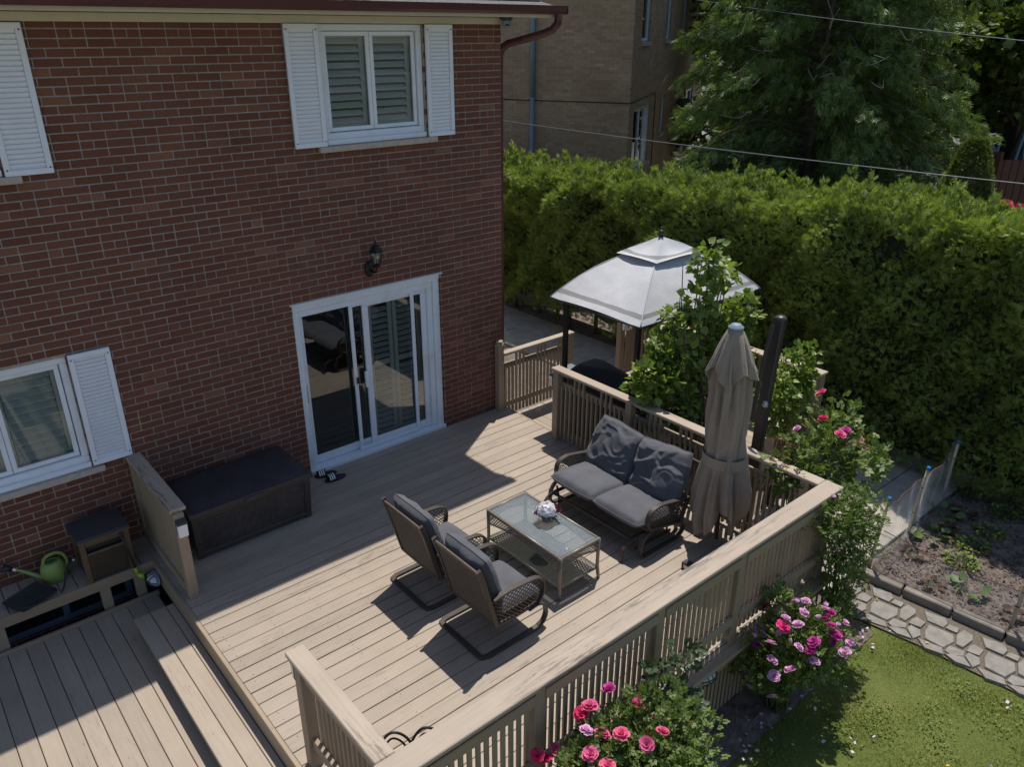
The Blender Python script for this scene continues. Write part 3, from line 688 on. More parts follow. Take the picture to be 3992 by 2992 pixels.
# short rail by the step
srail = thing('short_railing', 'short beige railing beside the step with knotty cap', 'railing', (-4.77,-4.2,0))
MB().cbox(-4.845, -4.708, -4.736, -3.58, CZ-.038, CZ-.0005, .006).build('cap', M['capy'], srail)
MB().cbox(-4.825, -4.735, -3.735, -3.645, -.03, CZ-.039, .005).build('post', M['post'], srail)
MB().cbox(-4.80, -4.763, -4.735, -3.737, .80, .888, .004).build('top_rail', M['rimy'], srail); MB().cbox(-4.80, -4.763, -4.735, -3.737, .20, .285, .004).build('bottom_rail', M['rimy'], srail)
for i in range(14): link('baluster', BT, srail, (-4.742, -3.80-.0665*i, .06))
# rail behind the glider
brail = thing('back_railing', 'beige railing with stepped balusters behind the grey glider', 'railing', (-.07,-2.9,0))
MB().cbox(-.148, -.014, -4.736, -1.125, CZ-.038, CZ-.001, .006).build('cap', M['capy'], brail)
for yy in (-1.195, -2.40, -3.55, -4.60): MB().cbox(-.14, -.05, yy-.045, yy+.045, -.02, CZ-.0395, .005).build('post', M['post'], brail)
for a, b in ((-1.24,-2.355),(-2.445,-3.505),(-3.595,-4.555)):
    MB().cbox(-.07, -.035, b, a, .72, .80, .004).build('top_rail', M['rimy'], brail); MB().cbox(-.07, -.035, b, a, .07, .15, .004).build('bottom_rail', M['rimy'], brail)
    n = 15
    for i in range(n): link('baluster', BT if (i//3) % 2 else BS, brail, (-.09, a+(b-a)*(i+.5)/n, .06 if (i//3) % 2 else .05))
# privacy rail by the storage box
prail = thing('privacy_railing', 'beige slatted screen rail beside the dark storage box', 'railing', (-4.78,-.65,0))
MB().cbox(-4.845, -4.70, -1.30, -.004, .915, .952, .006).build('cap', M['capy'], prail)
MB().cbox(-4.826, -4.736, -1.335, -1.245, -.02, .914, .005).build('post', M['post'], prail)
MB().cbox(-4.826, -4.736, -.10, -.012, .0, .914, .005).build('post', M['post'], prail)
MB().cbox(-4.835, -4.79, -1.244, -.101, .05, .14, .004).build('bottom_rail', M['rimy'], prail); MB().cbox(-4.79, -4.755, -1.244, -.101, .82, .90, .004).build('top_rail', M['rimy'], prail)
PS = MB().cbox(-.011, .011, -.021, .021, 0, .76, .003).mesh('slat', M['post'])
for i in range(23): link('slat', PS, prail, (-4.803, -.128-.0485*i, .142))
# gate and the lower landing
LZ = -.18
land = thing('grill_landing', 'lower beige deck landing with boards crossing beyond the gate', 'deck', (1.2,-1.3,LZ))
xx = .036
while xx < 2.75: MB().cbox(xx, xx+.138, -2.75, -.0, LZ-.035, LZ+random.uniform(-.001,.001), .004).build('board', M['decky'], land); xx += .1415
MB().box(.04, 2.75, -2.74, -.02, -.84, LZ-.037).build('frame', M['rimx'], land)
gate = thing('side_gate', 'beige picket gate rail joining the house corner post', 'gate', (.5,-.08,LZ))
MB().cbox(-.155, -.065, -.115, -.025, -.02, .985, .005).build('post', M['post'], gate)
MB().lathe([(.075,0),(.078,.02),(.05,.03),(.05,.045),(.066,.05),(.062,.06),(0,.075)], 4, (-.11,-.07,.955), smooth=False).build('post_cap', M['post'], gate)
MB().cbox(-.06, 1.24, -.13, -.025, .80, .838, .005).build('cap', M['capx'], gate)
MB().cbox(1.14, 1.23, -.125, -.035, LZ, .799, .005).build('post', M['post'], gate)
MB().cbox(-.05, 1.138, -.06, -.03, .58, .66, .004).build('top_rail', M['rimx'], gate); MB().cbox(-.05, 1.138, -.06, -.03, .0, .08, .004).build('bottom_rail', M['rimx'], gate)
GT, GS = bal_mesh(.89, dog=False), bal_mesh(.74)
for i in range(18): link('baluster', GT if (i//3) % 2 else GS, gate, (-.02+.0655*i, -.085, -.095))
# far rail around the grill
frail = thing('grill_railing', 'beige picket railing on the far side of the gazebo', 'railing', (2.7,-1.3,LZ))
MB().cbox(2.62, 2.78, -3.2, -.02, .765, .80, .005).build('cap', M['capy'], frail)
for yy in (-.06, -1.2, -2.3, -3.15): MB().cbox(2.26 if yy == -.06 else 2.64, 2.36 if yy == -.06 else 2.74, yy-.045, yy+.045, LZ, .86 if yy == -.06 else .764, .005).build('post', M['post'], frail)
for i in range(40): link('baluster', GT if (i//3) % 2 else GS, frail, (2.69, -.18-.0745*i, -.13))
MB().cbox(2.71, 2.74, -3.1, -.1, .0, .08, .004).build('bottom_rail', M['rimy'], frail)
for i in range(6): link('baluster', GT if (i//3) % 2 else GS, frail, (2.40+.045*i, -.11, -.13))

# solar lights: (position of back plate centre, outward direction)
def solar(p, ang, label):
    t = thing('solar_light', label, 'light', p, 'solar lights on the rail posts'); t.rotation_euler = (0, 0, ang)
    o = ORG[t].copy(); ORG[t] = np.zeros(3)
    part(MB().cbox(-.045, .045, -.012, -.001, -.09, .07, .004), 'back_plate', M['blackpl'], t)
    mb = MB(); V = [(-.044,-.012,.07),(.044,-.012,.07),(.044,-.06,.055),(-.044,-.06,.055),(-.044,-.012,.03),(.044,-.012,.03),(.044,-.066,.035),(-.044,-.066,.035)]
    mb.convex(V, [(0,1,2,3),(4,5,6,7),(0,1,5,4),(1,2,6,5),(2,3,7,6),(3,0,4,7)]); part(mb, 'solar_cap', M['dark'], t)
    mb = MB(); V = [(-.04,-.013,.029),(.04,-.013,.029),(.04,-.060,.029),(-.04,-.060,.029),(-.04,-.013,-.10),(.04,-.013,-.10),(.04,-.046,-.098),(-.04,-.046,-.098)]
    mb.convex(V, [(0,1,2,3),(4,5,6,7),(0,1,5,4),(1,2,6,5),(2,3,7,6),(3,0,4,7)]); part(mb, 'lens', M['stripe'], t)
solar((-4.781, -1.336, .80), 0, 'white solar light on the post beside the storage box')
solar((-.141, -3.55, .80), -math.pi/2, 'white solar light half hidden by the closed umbrella')
solar((-.095, -1.149, .83), math.pi, 'solar light on the end post nearest the gate, seen edge on')
solar((2.31, -.106, .72), 0, 'white solar light on the far post under the gazebo')
solar((-4.78, -3.644, .86), math.pi, 'thin solar light on the short railing post')
# bulkhead lamps
def bulkhead(p, ang, label, tilt=0):
    t = thing('bulkhead_light', label, 'light', p); t.rotation_euler = (tilt, 0, ang); ORG[t] = np.zeros(3)
    part(MB().sweep([(0,0,0),(0,-.03,0)], [(.11*math.cos(a)*1.0, .065*math.sin(a)) for a in np.arange(16)*math.pi/8], up=(0,0,1), smooth=False), 'base', M['galv'], t)
    def f(u, v):
        a = 2*math.pi*u; b = math.pi/2*v; return (.095*math.cos(a)*math.cos(b), -.03-.06*math.sin(b), .05*math.sin(a)*math.cos(b))
    part(MB().grid(f, 20, 8), 'glass_dome', M['lampglass'], t)
    cg = MB()
    for xq in (-.05, 0, .05): cg.tube([(xq, -.03-.068*math.cos(b)*math.sqrt(1-(xq/.13)**2), .06*math.sin(b)) for b in np.linspace(-1.5,1.5,9)], .0045, 5)
    cg.tube([(.105*math.sin(b), -.03-.068*math.cos(b), 0) for b in np.linspace(-1.5,1.5,11)], .0045, 5); part(cg, 'cage', M['dark'], t)
bulkhead((-1.86, -4.89, -.12), 0, 'caged bulkhead light on the deck skirt above the rose bed', -.25)
bulkhead((-4.925, -.63, -.12), -math.pi/2, 'caged bulkhead light low beside the bench end', -.2)

# ------------------------------------------------------------------ furniture helpers
def cushion(name, w_, d_, h_, T, parent, mat, wr=.012, seed=0, n=30, puff=.28, sag=0, off=None):
    """closed pillow, local x = width, y = depth, z = thickness, placed by matrix T (coordinates in the parent's space)"""
    A = np.array(T.to_3x3()); t0 = np.array(T.translation)
    def sh(u, v, sg):
        a, b = 2*u-1, 2*v-1
        e = max(0., (1-abs(a)**7)*(1-abs(b)**7))**.42
        r = .5*(1-.035*(a*a*b*b)); x = w_*r*a*(1-.02*abs(b)**2); y = d_*r*b*(1-.02*abs(a)**2)
        z = sg*h_*.5*e*(1-puff+puff*(1-a*a)*(1-b*b)) - sag*(1-a*a)*(1-b*b)
        p = Vector((x*4.2+seed*3.1+.35*y, y*2.9, sg*2.+seed)); q = p+Vector((mnoise.noise(p*1.3), mnoise.noise(p*1.3+Vector((4,4,4))), 0))*.6; f = .7*mnoise.noise(q) + 1.1*(.35-abs(mnoise.noise(q*1.5+Vector((3,3,3))))) + .5*(.3-abs(mnoise.noise(q*3.1)))
        z += wr*f*e*sg; x += wr*.5*mnoise.noise(p*1.7+Vector((5,1,2))); y += wr*.5*mnoise.noise(p*1.7+Vector((1,7,2)))
        return A @ np.array([x, y, z]) + t0
    mb = MB(); mb.grid(lambda u, v: sh(u, v, 1), n, n); mb.grid(lambda u, v: sh(u, v, -1), n, n, flip=True)
    c = mb.build(name, mat, parent)
    if off is None:
        pp = MB(); q = []
        for i in range(48):
            t = i/48*4; k = int(t); f = t-k; u, v = [(f,0),(1,f),(1-f,1),(0,1-f)][k]; q.append(sh(u, v, 1))
        pp.tube(q, .006, 5, closed=True); pp.build('piping', mat, c)
    return c
def lattice(mb, S, lu, lv, pitch, r=.0045, seg=8, n=4):
    """diagonal woven strands on surface S(u,v), lu and lv its size in metres"""
    for sg in (1, -1):
        k0 = -lv if sg > 0 else 0.; k1 = lu if sg > 0 else lu+lv; k = k0+pitch/2
        while k < k1:
            a0, a1 = (max(0, k), min(lu, k+lv)) if sg > 0 else (max(0, k-lv), min(lu, k))
            if a1-a0 > pitch*.5:
                m = max(2, int(seg*(a1-a0)/lu)+2); P = []
                for q in np.linspace(a0, a1, m):
                    v = (q-k) if sg > 0 else (k-q); P.append(np.array(S(q/lu, min(max(v/lv, 0), 1))))
                mb.tube(P, r, n, caps=False)
            k += pitch
def smooth_path(P, n=6):
    P = np.array(P, float); out = []; Q = np.vstack([2*P[0]-P[1], P, 2*P[-1]-P[-2]])
    for i in range(1, len(Q)-2):
        for t in np.linspace(0, 1, n, endpoint=False):
            a, b, c, d = Q[i-1:i+3]; out.append(.5*((2*b)+(c-a)*t+(2*a-5*b+4*c-d)*t*t+(-a+3*b-3*c+d)*t**3))
    out.append(P[-1]); return np.array(out)

# ------------------------------------------------------------------ spring chairs
def chair(loc, label):
    t = thing('patio_chair', label, 'chair', (0,0,0), 'brown wicker spring chairs on the deck')
    for s in (-1, 1):
        pass
    yw = .305
    base = smooth_path([(.17,yw,.262),(.27,yw,.272),(.345,yw,.235),(.375,yw,.14),(.345,yw,.055),(.28,yw,.02)], 5)
    pth = np.vstack([base, [(.0,yw,.014),(-.27,yw,.014)], [(-.325,yw-.02,.014),(-.33,yw-.06,.014)]])
    full_ = np.vstack([pth, (pth*np.array([1,-1,1]))[::-1]])
    part(MB().bar(full_, .052, .02), 'base_runner', M['bronze'], t)
    backc = smooth_path([(-.355,0,.915),(-.315,0,.80),(-.265,0,.62),(-.22,0,.44),(-.175,0,.275)], 5)
    for s in (-1, 1):
        o = np.array([0, s*.30, 0])
        part(MB().bar(backc+o, .028, .045, up=(1,0,0)), 'back_post', M['bronze'], t)
        arm = smooth_path([(-.215,0,.565),(-.08,0,.585),(.10,0,.58),(.24,0,.565),(.315,0,.52),(.335,0,.45),(.32,0,.36),(.27,0,.29)], 5)
        part(MB().bar(arm+o*1.03, .052, .018), 'arm', M['bronze'], t)
        part(MB().bar([(-.18,s*.30,.275),(.05,s*.30,.27),(.29,s*.30,.285)], .03, .03), 'seat_rail', M['bronze'], t)
        def S(u, v, s=s):
            x = -.19+.505*u; top = np.interp(x, [-.2,-.08,.1,.24,.30,.325], [.55,.57,.565,.55,.51,.44]); x0 = x-.035*v*(1-u)
            return (x0, s*.305, .285+(top-.285)*v)
        lm = MB(); lattice(lm, S, .5, .28, .042, .0042, 6); part(lm, 'arm_weave', M['wick'], t)
    part(MB().bar([(-.18,-.30,.275),(-.18,.30,.275)], .03, .03), 'rear_rail', M['bronze'], t); part(MB().bar([(.29,-.30,.285),(.29,.30,.285)], .03, .03), 'front_rail', M['bronze'], t)
    bx, bz = backc[:, 0], backc[:, 2]
    def SB(u, v):
        z = .285+(.885-.285)*v; return (np.interp(z, bz[::-1], bx[::-1])-.006, -.29+.58*u, z)
    lm = MB(); lattice(lm, SB, .58, .60, .024, .0062, 10); lm.bar([SB(u, 1) for u in np.linspace(0,1,6)], .02, .025); part(lm, 'back_weave', M['wick'], t)
    part(MB().cbox(-.17,.28,-.29,.29,.272,.29,.004), 'seat_panel', M['wick'], t)
    sd_ = int(abs(loc[1])*10)
    T = Matrix.Translation((.075,0,.355)) @ Matrix.Rotation(math.radians(-3), 4, 'Y')
    cushion('seat_cushion', .53, .56, .15, T, t, M['cush'], .009, sd_, 26, .2)
    T = Matrix.Translation((-.165,0,.675)) @ Matrix.Rotation(math.radians(-107), 4, 'Y')
    cushion('back_cushion', .56, .57, .18, T, t, M['cush'], .024, sd_+5, 34, .3)
    t.location = loc
    return t
chair((-2.915,-3.365,0), 'brown wicker spring chair with grey cushions nearer the front railing')
chair((-2.915,-2.565,0), 'brown wicker spring chair with grey cushions nearer the house wall')

# ------------------------------------------------------------------ glider loveseat
gl = thing('glider_loveseat', 'two-seat bronze wicker glider with four charcoal cushions by the back rail', 'loveseat', (-.9,-2.93,0))
YL, YR = -2.285, -3.59
for yy in (YL, YR):
    s = 1 if yy == YL else -1
    o = lambda P: np.array([(x, yy, z) for x, z in P], float)
    arm = smooth_path(o([(-.50,.455),(-.62,.462),(-.80,.50),(-.97,.53),(-1.085,.505),(-1.125,.43),(-1.115,.34),(-1.06,.29)]), 5)
    part(MB().bar(arm, .055, .02), 'arm', M['bronze'], gl)
    part(MB().bar(smooth_path(o([(-.36,.79),(-.43,.62),(-.52,.40),(-.60,.185)]), 5), .03, .045, up=(1,0,0)), 'back_post', M['bronze'], gl)
    part(MB().bar(o([(-.60,.185),(-.85,.245),(-1.10,.30)]), .032, .032), 'seat_rail', M['bronze'], gl)
    lp = smooth_path(o([(-1.06,.275),(-1.15,.245),(-1.205,.16),(-1.205,.07),(-1.16,.02),(-1.05,.014)]), 5)
    lp2 = smooth_path(o([(-.72,.014),(-.62,.02),(-.555,.07),(-.545,.13),(-.60,.185)]), 5)
    part(MB().bar(np.vstack([lp, lp2]), .048, .02), 'base_loop', M['bronze'], gl)
    y2 = yy - s*.075 if yy == YL else yy+.10
    fl_ = smooth_path([(-1.375,y2,.0),(-1.365,y2,.08),(-1.32,y2,.16),(-1.22,y2,.20),(-1.0,y2,.195),(-.66,y2,.17),(-.56,y2,.13),(-.52,y2,.0)], 5)
    part(MB().bar(fl_, .045, .02), 'leg', M['bronze'], gl)
    for xx in (-1.12, -.70): part(MB().tube([(xx, y2+.02*s, .05),(xx-.03, y2+.03*s, .235)], .012, 6), 'swing_link', M['bronze'], gl)
    part(MB().bar([(-1.16,y2,.05),(-.62,y2,.04)], .02, .03), 'swing_rail', M['bronze'], gl)
    def S(u, v, yy=yy):
        x = -.62-.49*u; top = np.interp(-x, [.6,.8,.97,1.06,1.12], [.455,.49,.515,.49,.42]); bot = .19+.11*u
        return (x+.05*v*(1-u), yy, bot+(top-bot)*v)
    lm = MB(); lattice(lm, S, .5, .25, .04, .0042, 6); part(lm, 'arm_weave', M['wick'], gl)
for xx, zz in ((-1.235,.195),(-1.19,.165),(-.60,.17)): part(MB().tube([(xx,YL-.07,zz),(xx,YR+.1,zz)], .013, 8), 'stretcher', M['bronze'], gl)
for xx, zz in ((-1.10,.30),(-.60,.19)): part(MB().bar([(xx,YL,zz),(xx,YR,zz)], .03, .035), 'cross_rail', M['bronze'], gl)
part(MB().bar([(-.365,YL,.785),(-.365,YR,.785)], .03, .03), 'top_rail', M['bronze'], gl)
part(MB().grid(lambda u, v: (-.60-.5*v, YL+(YR-YL)*u, .20+.105*v), 4, 4), 'seat_weave', M['wick'], gl)
lm = MB(); lattice(lm, lambda u, v: (-.60+.235*v-.01, YL+(YR-YL)*u, .20+.58*v), 1.30, .62, .03, .005, 10); part(lm, 'back_weave', M['wick'], gl)
for i, yc_ in enumerate((-2.625, -3.255)):
    T = Matrix.Translation((-.945,yc_,.365)) @ Matrix.Rotation(math.radians(5), 4, 'Y')
    ORG_save = ORG[gl].copy(); T = Matrix.Translation(Vector((-ORG_save*0).tolist())) @ T
    cushion('seat_cushion', .63, .64, .17, T, gl, M['cush'], .012, 20+i, 32, .25)
    T = Matrix.Translation((-.575,yc_-.01*(2*i-1),.615)) @ Matrix.Rotation(math.radians(-65), 4, 'Y') @ Matrix.Rotation(math.radians((-4,5)[i]), 4, 'Z')
    cushion('back_cushion', .60, .65, .20, T, gl, M['cush'], .046, 31+i*7, 48, .3)

# ------------------------------------------------------------------ coffee table
tb = thing('coffee_table', 'wicker coffee table with rippled glass top and woven lower shelf', 'table', (-1.98,-2.995,0))
X0, X1, Y0, Y1, TZ = -2.225, -1.735, -3.515, -2.475, .445
for xx in (X0, X1):
    for yy in (Y0, Y1):
        s, q = (1 if xx > -2 else -1), (1 if yy > -3 else -1)
        part(MB().tube([(xx,yy,TZ+.012),(xx,yy,.3),(xx,yy,.15),(xx+.006*s,yy+.006*q,.06),(xx+.012*s,yy+.012*q,0)], [.019,.017,.0165,.018,.015], 8), 'leg', M['wickgrey'], tb)
fr = MB()
for a, b in (((X0,Y0),(X1,Y0)),((X1,Y0),(X1,Y1)),((X1,Y1),(X0,Y1)),((X0,Y1),(X0,Y0))):
    fr.tube([(*a,TZ),(*b,TZ)], .016, 8); fr.tube([(*a,TZ-.022),(*b,TZ-.022)], .008, 6)
    nn = int(np.hypot(b[0]-a[0], b[1]-a[1])/.022)
    for i in range(nn):
        f = (i+.5)/nn; c = np.array([a[0]+(b[0]-a[0])*f, a[1]+(b[1]-a[1])*f, TZ]); d = np.array([b[0]-a[0], b[1]-a[1], 0]); d /= np.linalg.norm(d)
        fr.tube([c-d*.004, c+d*.004], .0178, 8)
part(fr, 'top_frame', M['wickgrey'], tb)
part(MB().cbox(X0+.016, X1-.016, Y0+.016, Y1-.016, TZ+.003, TZ+.011, .002), 'glass_top', M['frost'], tb)
for a, b in (((X0,Y0),(X1,Y0)),((X1,Y0),(X1,Y1)),((X1,Y1),(X0,Y1)),((X0,Y1),(X0,Y0))):
    a, b = np.array(a), np.array(b); ln = float(np.linalg.norm(b-a)); dm = .115 if ln > .8 else .10
    def S(u, v): p = a+(b-a)*u; dep = .05+(dm-.045)*abs(2*u-1)**1.6; return (p[0], p[1], TZ-.028-dep*(1-v))
    ap = MB(); lattice(ap, S, ln, .085, .034, .0042, 14); ap.tube([S(u, 0) for u in np.linspace(0, 1, 17)], .008, 6); part(ap, 'apron_lattice', M['wickgrey'], tb)
shf = MB(); SZ = .125
for a, b in (((X0,Y0),(X1,Y0)),((X1,Y0),(X1,Y1)),((X1,Y1),(X0,Y1)),((X0,Y1),(X0,Y0))): shf.tube([(*a,SZ),(*b,SZ)], .012, 8)
for i in range(34):
    xx = X0+.012+(X1-X0-.024)*i/33; ph = i % 2
    shf.tube([(xx, yy, SZ+.0035*(1 if (j+ph) % 2 else -1)) for j, yy in enumerate(np.linspace(Y0, Y1, 36))], .0062, 4, caps=False)
for j in range(35):
    yy = Y0+(Y1-Y0)*(j+.5)/35; shf.tube([(X0,yy,SZ),(X1,yy,SZ)], .005, 4, caps=False)
part(shf, 'woven_shelf', M['wickgrey'], tb)
# vase with flowers
VX, VY, VZ = -1.905, -3.0, TZ+.0115
vs = thing('flower_vase', 'glass vase of white hydrangea and burgundy blooms on the coffee table', 'vase', (VX,VY,VZ))
part(MB().lathe([(0,.004),(.046,.004),(.05,.0),(.054,.01),(.055,.085),(.052,.085),(.050,.012),(0,.012)], 24, (VX,VY,VZ)), 'vase', M['clear'], vs)
def petals(mb_pos, dirs, size, name, mat, parent, out=None):
    V, F = scatter([(-.5,0,0),(.5,0,0),(.55,.8,.12),(-.55,.8,.12),(0,.4,-.12)], [(0,1,4),(1,2,4),(2,3,4),(3,0,4)], mb_pos, frames(dirs, out), size)
    V = V - ORG[parent]; return link(name, raw_mesh(name, V, F, mat), parent)
d = rng.normal(size=(420,3)); d /= np.linalg.norm(d, axis=1)[:,None]; d[:,2] = np.abs(d[:,2])-.25*(rng.random(420))
ctr = np.array([VX-.02,VY+.005,VZ+.125]); bump_ = 1+.1*np.sin(d[:,0]*9)*np.sin(d[:,1]*8)
petals(ctr+d*np.array([.088,.088,.075])*bump_[:,None], np.cross(d, rng.normal(size=(420,3))), rng.uniform(.022,.034,420), 'hydrangea', M['fl_hyd'], vs, d+rng.normal(0,.25,(420,3)))
for q, (dx, dy, dz) in enumerate(((.07,-.05,.115),(-.085,.05,.09),(.085,.0,.10))):
    d = rng.normal(size=(46,3)); d[:,2] = np.abs(d[:,2]); d /= np.linalg.norm(d, axis=1)[:,None]
    petals(np.array([VX+dx,VY+dy,VZ+dz])+d*.026, d+rng.normal(0,.6,(46,3)), rng.uniform(.018,.026,46), 'burgundy_bloom', M['fl_burg'], vs)
d = rng.normal(size=(40,3)); d[:,2] *= .4
V, F = scatter(LEAF_V, LEAF_F, np.array([VX,VY,VZ+.07])+d*np.array([.025,.025,.03]), frames(d+np.array([0,0,.2])), rng.uniform(.04,.06,40)); link('leaves', raw_mesh('leaves', V-ORG[vs], F, M['rose']), vs)

# ------------------------------------------------------------------ storage box
bx = thing('storage_box', 'large dark brown woven resin deck box against the brick wall', 'box', (-3.94,-.45,0))
mb = MB(); x0, x1, y0, y1 = -4.555, -3.315, -.815, -.075
V = [(x0+.03,y0+.03,.035),(x1-.03,y0+.03,.035),(x1-.03,y1,.035),(x0+.03,y1,.035),(x0,y0,.49),(x1,y0,.49),(x1,y1,.49),(x0,y1,.49)]
mb.convex(V, [(0,1,2,3),(4,5,6,7),(0,1,5,4),(1,2,6,5),(2,3,7,6),(3,0,4,7)]); part(mb, 'body', M['boxside'], bx)
for xx in (x0, x1-.055):
    for yy in (y0-.004, y1-.05):
        o = .02 if xx == x0 else -.02; p = MB(); V = [(xx+o-.006,yy+.025,0),(xx+o+.061,yy+.025,0),(xx+o+.061,yy+.075,0),(xx+o-.006,yy+.075,0),(xx-.006,yy-.006,.49),(xx+.061,yy-.006,.49),(xx+.061,yy+.055,.49),(xx-.006,yy+.055,.49)]
        p.convex(V, [(0,1,2,3),(4,5,6,7),(0,1,5,4),(1,2,6,5),(2,3,7,6),(3,0,4,7)]); part(p, 'corner_post', M['boxbrown'], bx)
p = MB(); p.cbox(x0+.04, x1-.04, y0+.015, y0+.045, .03, .075, .006); p.cbox(x0+.03, x1-.03, y0-.008, y0+.02, .445, .492, .006); part(p, 'trim_rail', M['boxbrown'], bx)
lid = MB(); lx0, lx1, ly0, ly1 = x0-.02, x1+.02, y0-.025, y1+.03
def lf(u, v): x = lx0+(lx1-lx0)*u; yy = ly0+(ly1-ly0)*v; return (x, yy, .537+.042*(1-(2*v-1)**4)*(1-(2*u-1)**10))
lid.grid(lf, 24, 16); lid.cbox(lx0, lx1, ly0, ly1, .494, .5375, .008); ld = part(lid, 'lid', M['boxlid'], bx)
p = MB(); p.cbox(lx0-.004, lx1+.004, ly0-.006, ly0+.03, .493, .548, .007); p.cbox(lx0-.004, lx0+.03, ly0+.031, ly1, .493, .546, .007); p.cbox(lx1-.03, lx1+.004, ly0+.031, ly1, .493, .546, .007); part(p, 'lid_edge', M['boxbrown'], ld)
part(MB().cbox(-4.03, -3.83, ly0-.022, ly0-.007, .482, .532, .006), 'handle', M['boxbrown'], ld)

# hose box, wand, watering can, pad, slippers
hb = thing('hose_reel_box', 'brown woven hose reel box with black lid on the bench', 'hose box', (-5.27,-.32,0))
x0, x1, y0, y1 = -5.475, -5.055, -.50, -.13
p = MB(); p.cbox(x0, x1, y0, y1, .03, .30, .006); part(p, 'body', M['hoseside'], hb)
p = MB(); p.cbox(x0+.05, x1-.05, y0+.04, y1-.02, .301, .44, .006); part(p, 'reel_recess', M['blackpl'], hb)
for xx in (x0-.008, x1-.042):
    for yy in (y0-.008, y1-.042): part(MB().cbox(xx, xx+.05, yy, yy+.05, 0, .455, .005), 'corner_post', M['hosebrown'], hb)
p = MB(); p.cbox(x0+.043, x1-.043, y0-.004, y0+.02, .40, .452, .004); p.cbox(x0+.043, x1-.043, y0-.004, y0+.02, .30, .325, .004); part(p, 'front_frame', M['hosebrown'], hb)
p = MB(); p.cbox(x0-.025, x1+.025, y0-.03, y1+.02, .457, .50, .01); part(p, 'lid', M['dark'], hb)
part(MB().cbox(x0-.022, x1+.022, y0-.036, y0-.031, .462, .48, .003), 'lid_lip', M['hosebrown'], hb)
wd = thing('spray_wand', 'black hose spray wand with lime green head leaning on the hose box', 'spray wand', (-5.07,-.54,0))
P0, P1 = np.array([-5.13,-.545,.46]), np.array([-5.075,-.565,.04])
part(MB().tube([P0, P0*.5+P1*.5, P1], .010, 8), 'pole', M['blackpl'], wd); part(MB().tube([P1*.86+P0*.14, P1*.84+P0*.16], .017, 8), 'collar', M['rubber'], wd)
part(MB().tube([P1, P1+np.array([.004,-.005,-.07])], .016, 10), 'grip', M['lime'], wd)
part(MB().tube([P1+np.array([.0,-.0,-.07]), P1+np.array([.03,-.02,-.10]), P1+np.array([.055,-.03,-.10])], [.015,.024,.03], 10), 'spray_head', M['lime'], wd)
hs = MB().tube(smooth_path([(-5.50,-.30,.20),(-5.56,-.31,.20),(-5.62,-.36,.15),(-5.66,-.42,.06),(-5.70,-.46,.015)], 5), .009, 7); h_ = hs.build('hose_tail', M['rubber']); tag(h_, 'short black hose curling from the side of the hose box', 'hose')
cf_ = MB().tube([(-5.505,-.30,.2),(-5.54,-.305,.2)], .014, 8).build('coupling', M['alu'], h_)
can = thing('watering_can', 'green plastic watering can with black spout rose on the bench', 'watering can', (-5.71,-.20,0))
CX, CY = -5.70, -.20
def canr(t, z): return 1+.12*math.cos(2*t)
part(MB().lathe([(0,0),(.085,0),(.098,.012),(.10,.10),(.092,.165),(.075,.20),(.05,.212),(.046,.206),(.07,.19),(.085,.16)], 28, (CX,CY,0), rf=canr), 'body', M['greencan'], can)
part(MB().tube(smooth_path([(CX-.085,CY+.01,.05),(CX-.15,CY+.04,.10),(CX-.22,CY+.07,.155),(CX-.28,CY+.095,.19)], 4), np.linspace(.026,.012,13), 10), 'spout', M['greencan'], can)
part(MB().tube([(CX-.275,CY+.093,.186),(CX-.30,CY+.103,.20)], .014, 10), 'collar', M['stripe'], can)
part(MB().tube([(CX-.30,CY+.103,.20),(CX-.37,CY+.13,.235)], [.014,.045], 12), 'spout_rose', M['blackpl'], can)
part(MB().bar(smooth_path([(CX-.07,CY,.19),(CX-.05,CY,.255),(CX+.02,CY,.285),(CX+.09,CY,.265),(CX+.125,CY,.19),(CX+.115,CY,.10),(CX+.095,CY,.06)], 5), .026, .016, up=(0,1,0)), 'handle', M['greencan'], can)
pad = thing('garden_pad', 'flat black folded pad lying on the bench', 'pad', (-5.95,-.40,0))
T = Matrix.Translation((-5.945,-.395,.045)) @ Matrix.Rotation(math.radians(24), 4, 'Z')
cushion('cover', .36, .30, .085, T, pad, M['blackcl'], .012, 3, 22, .3)
part(MB().tube(smooth_path([(-6.06,-.50,.04),(-6.02,-.57,.06),(-5.93,-.58,.06),(-5.88,-.52,.05)], 5), .010, 6), 'handle', M['rubber'], pad)
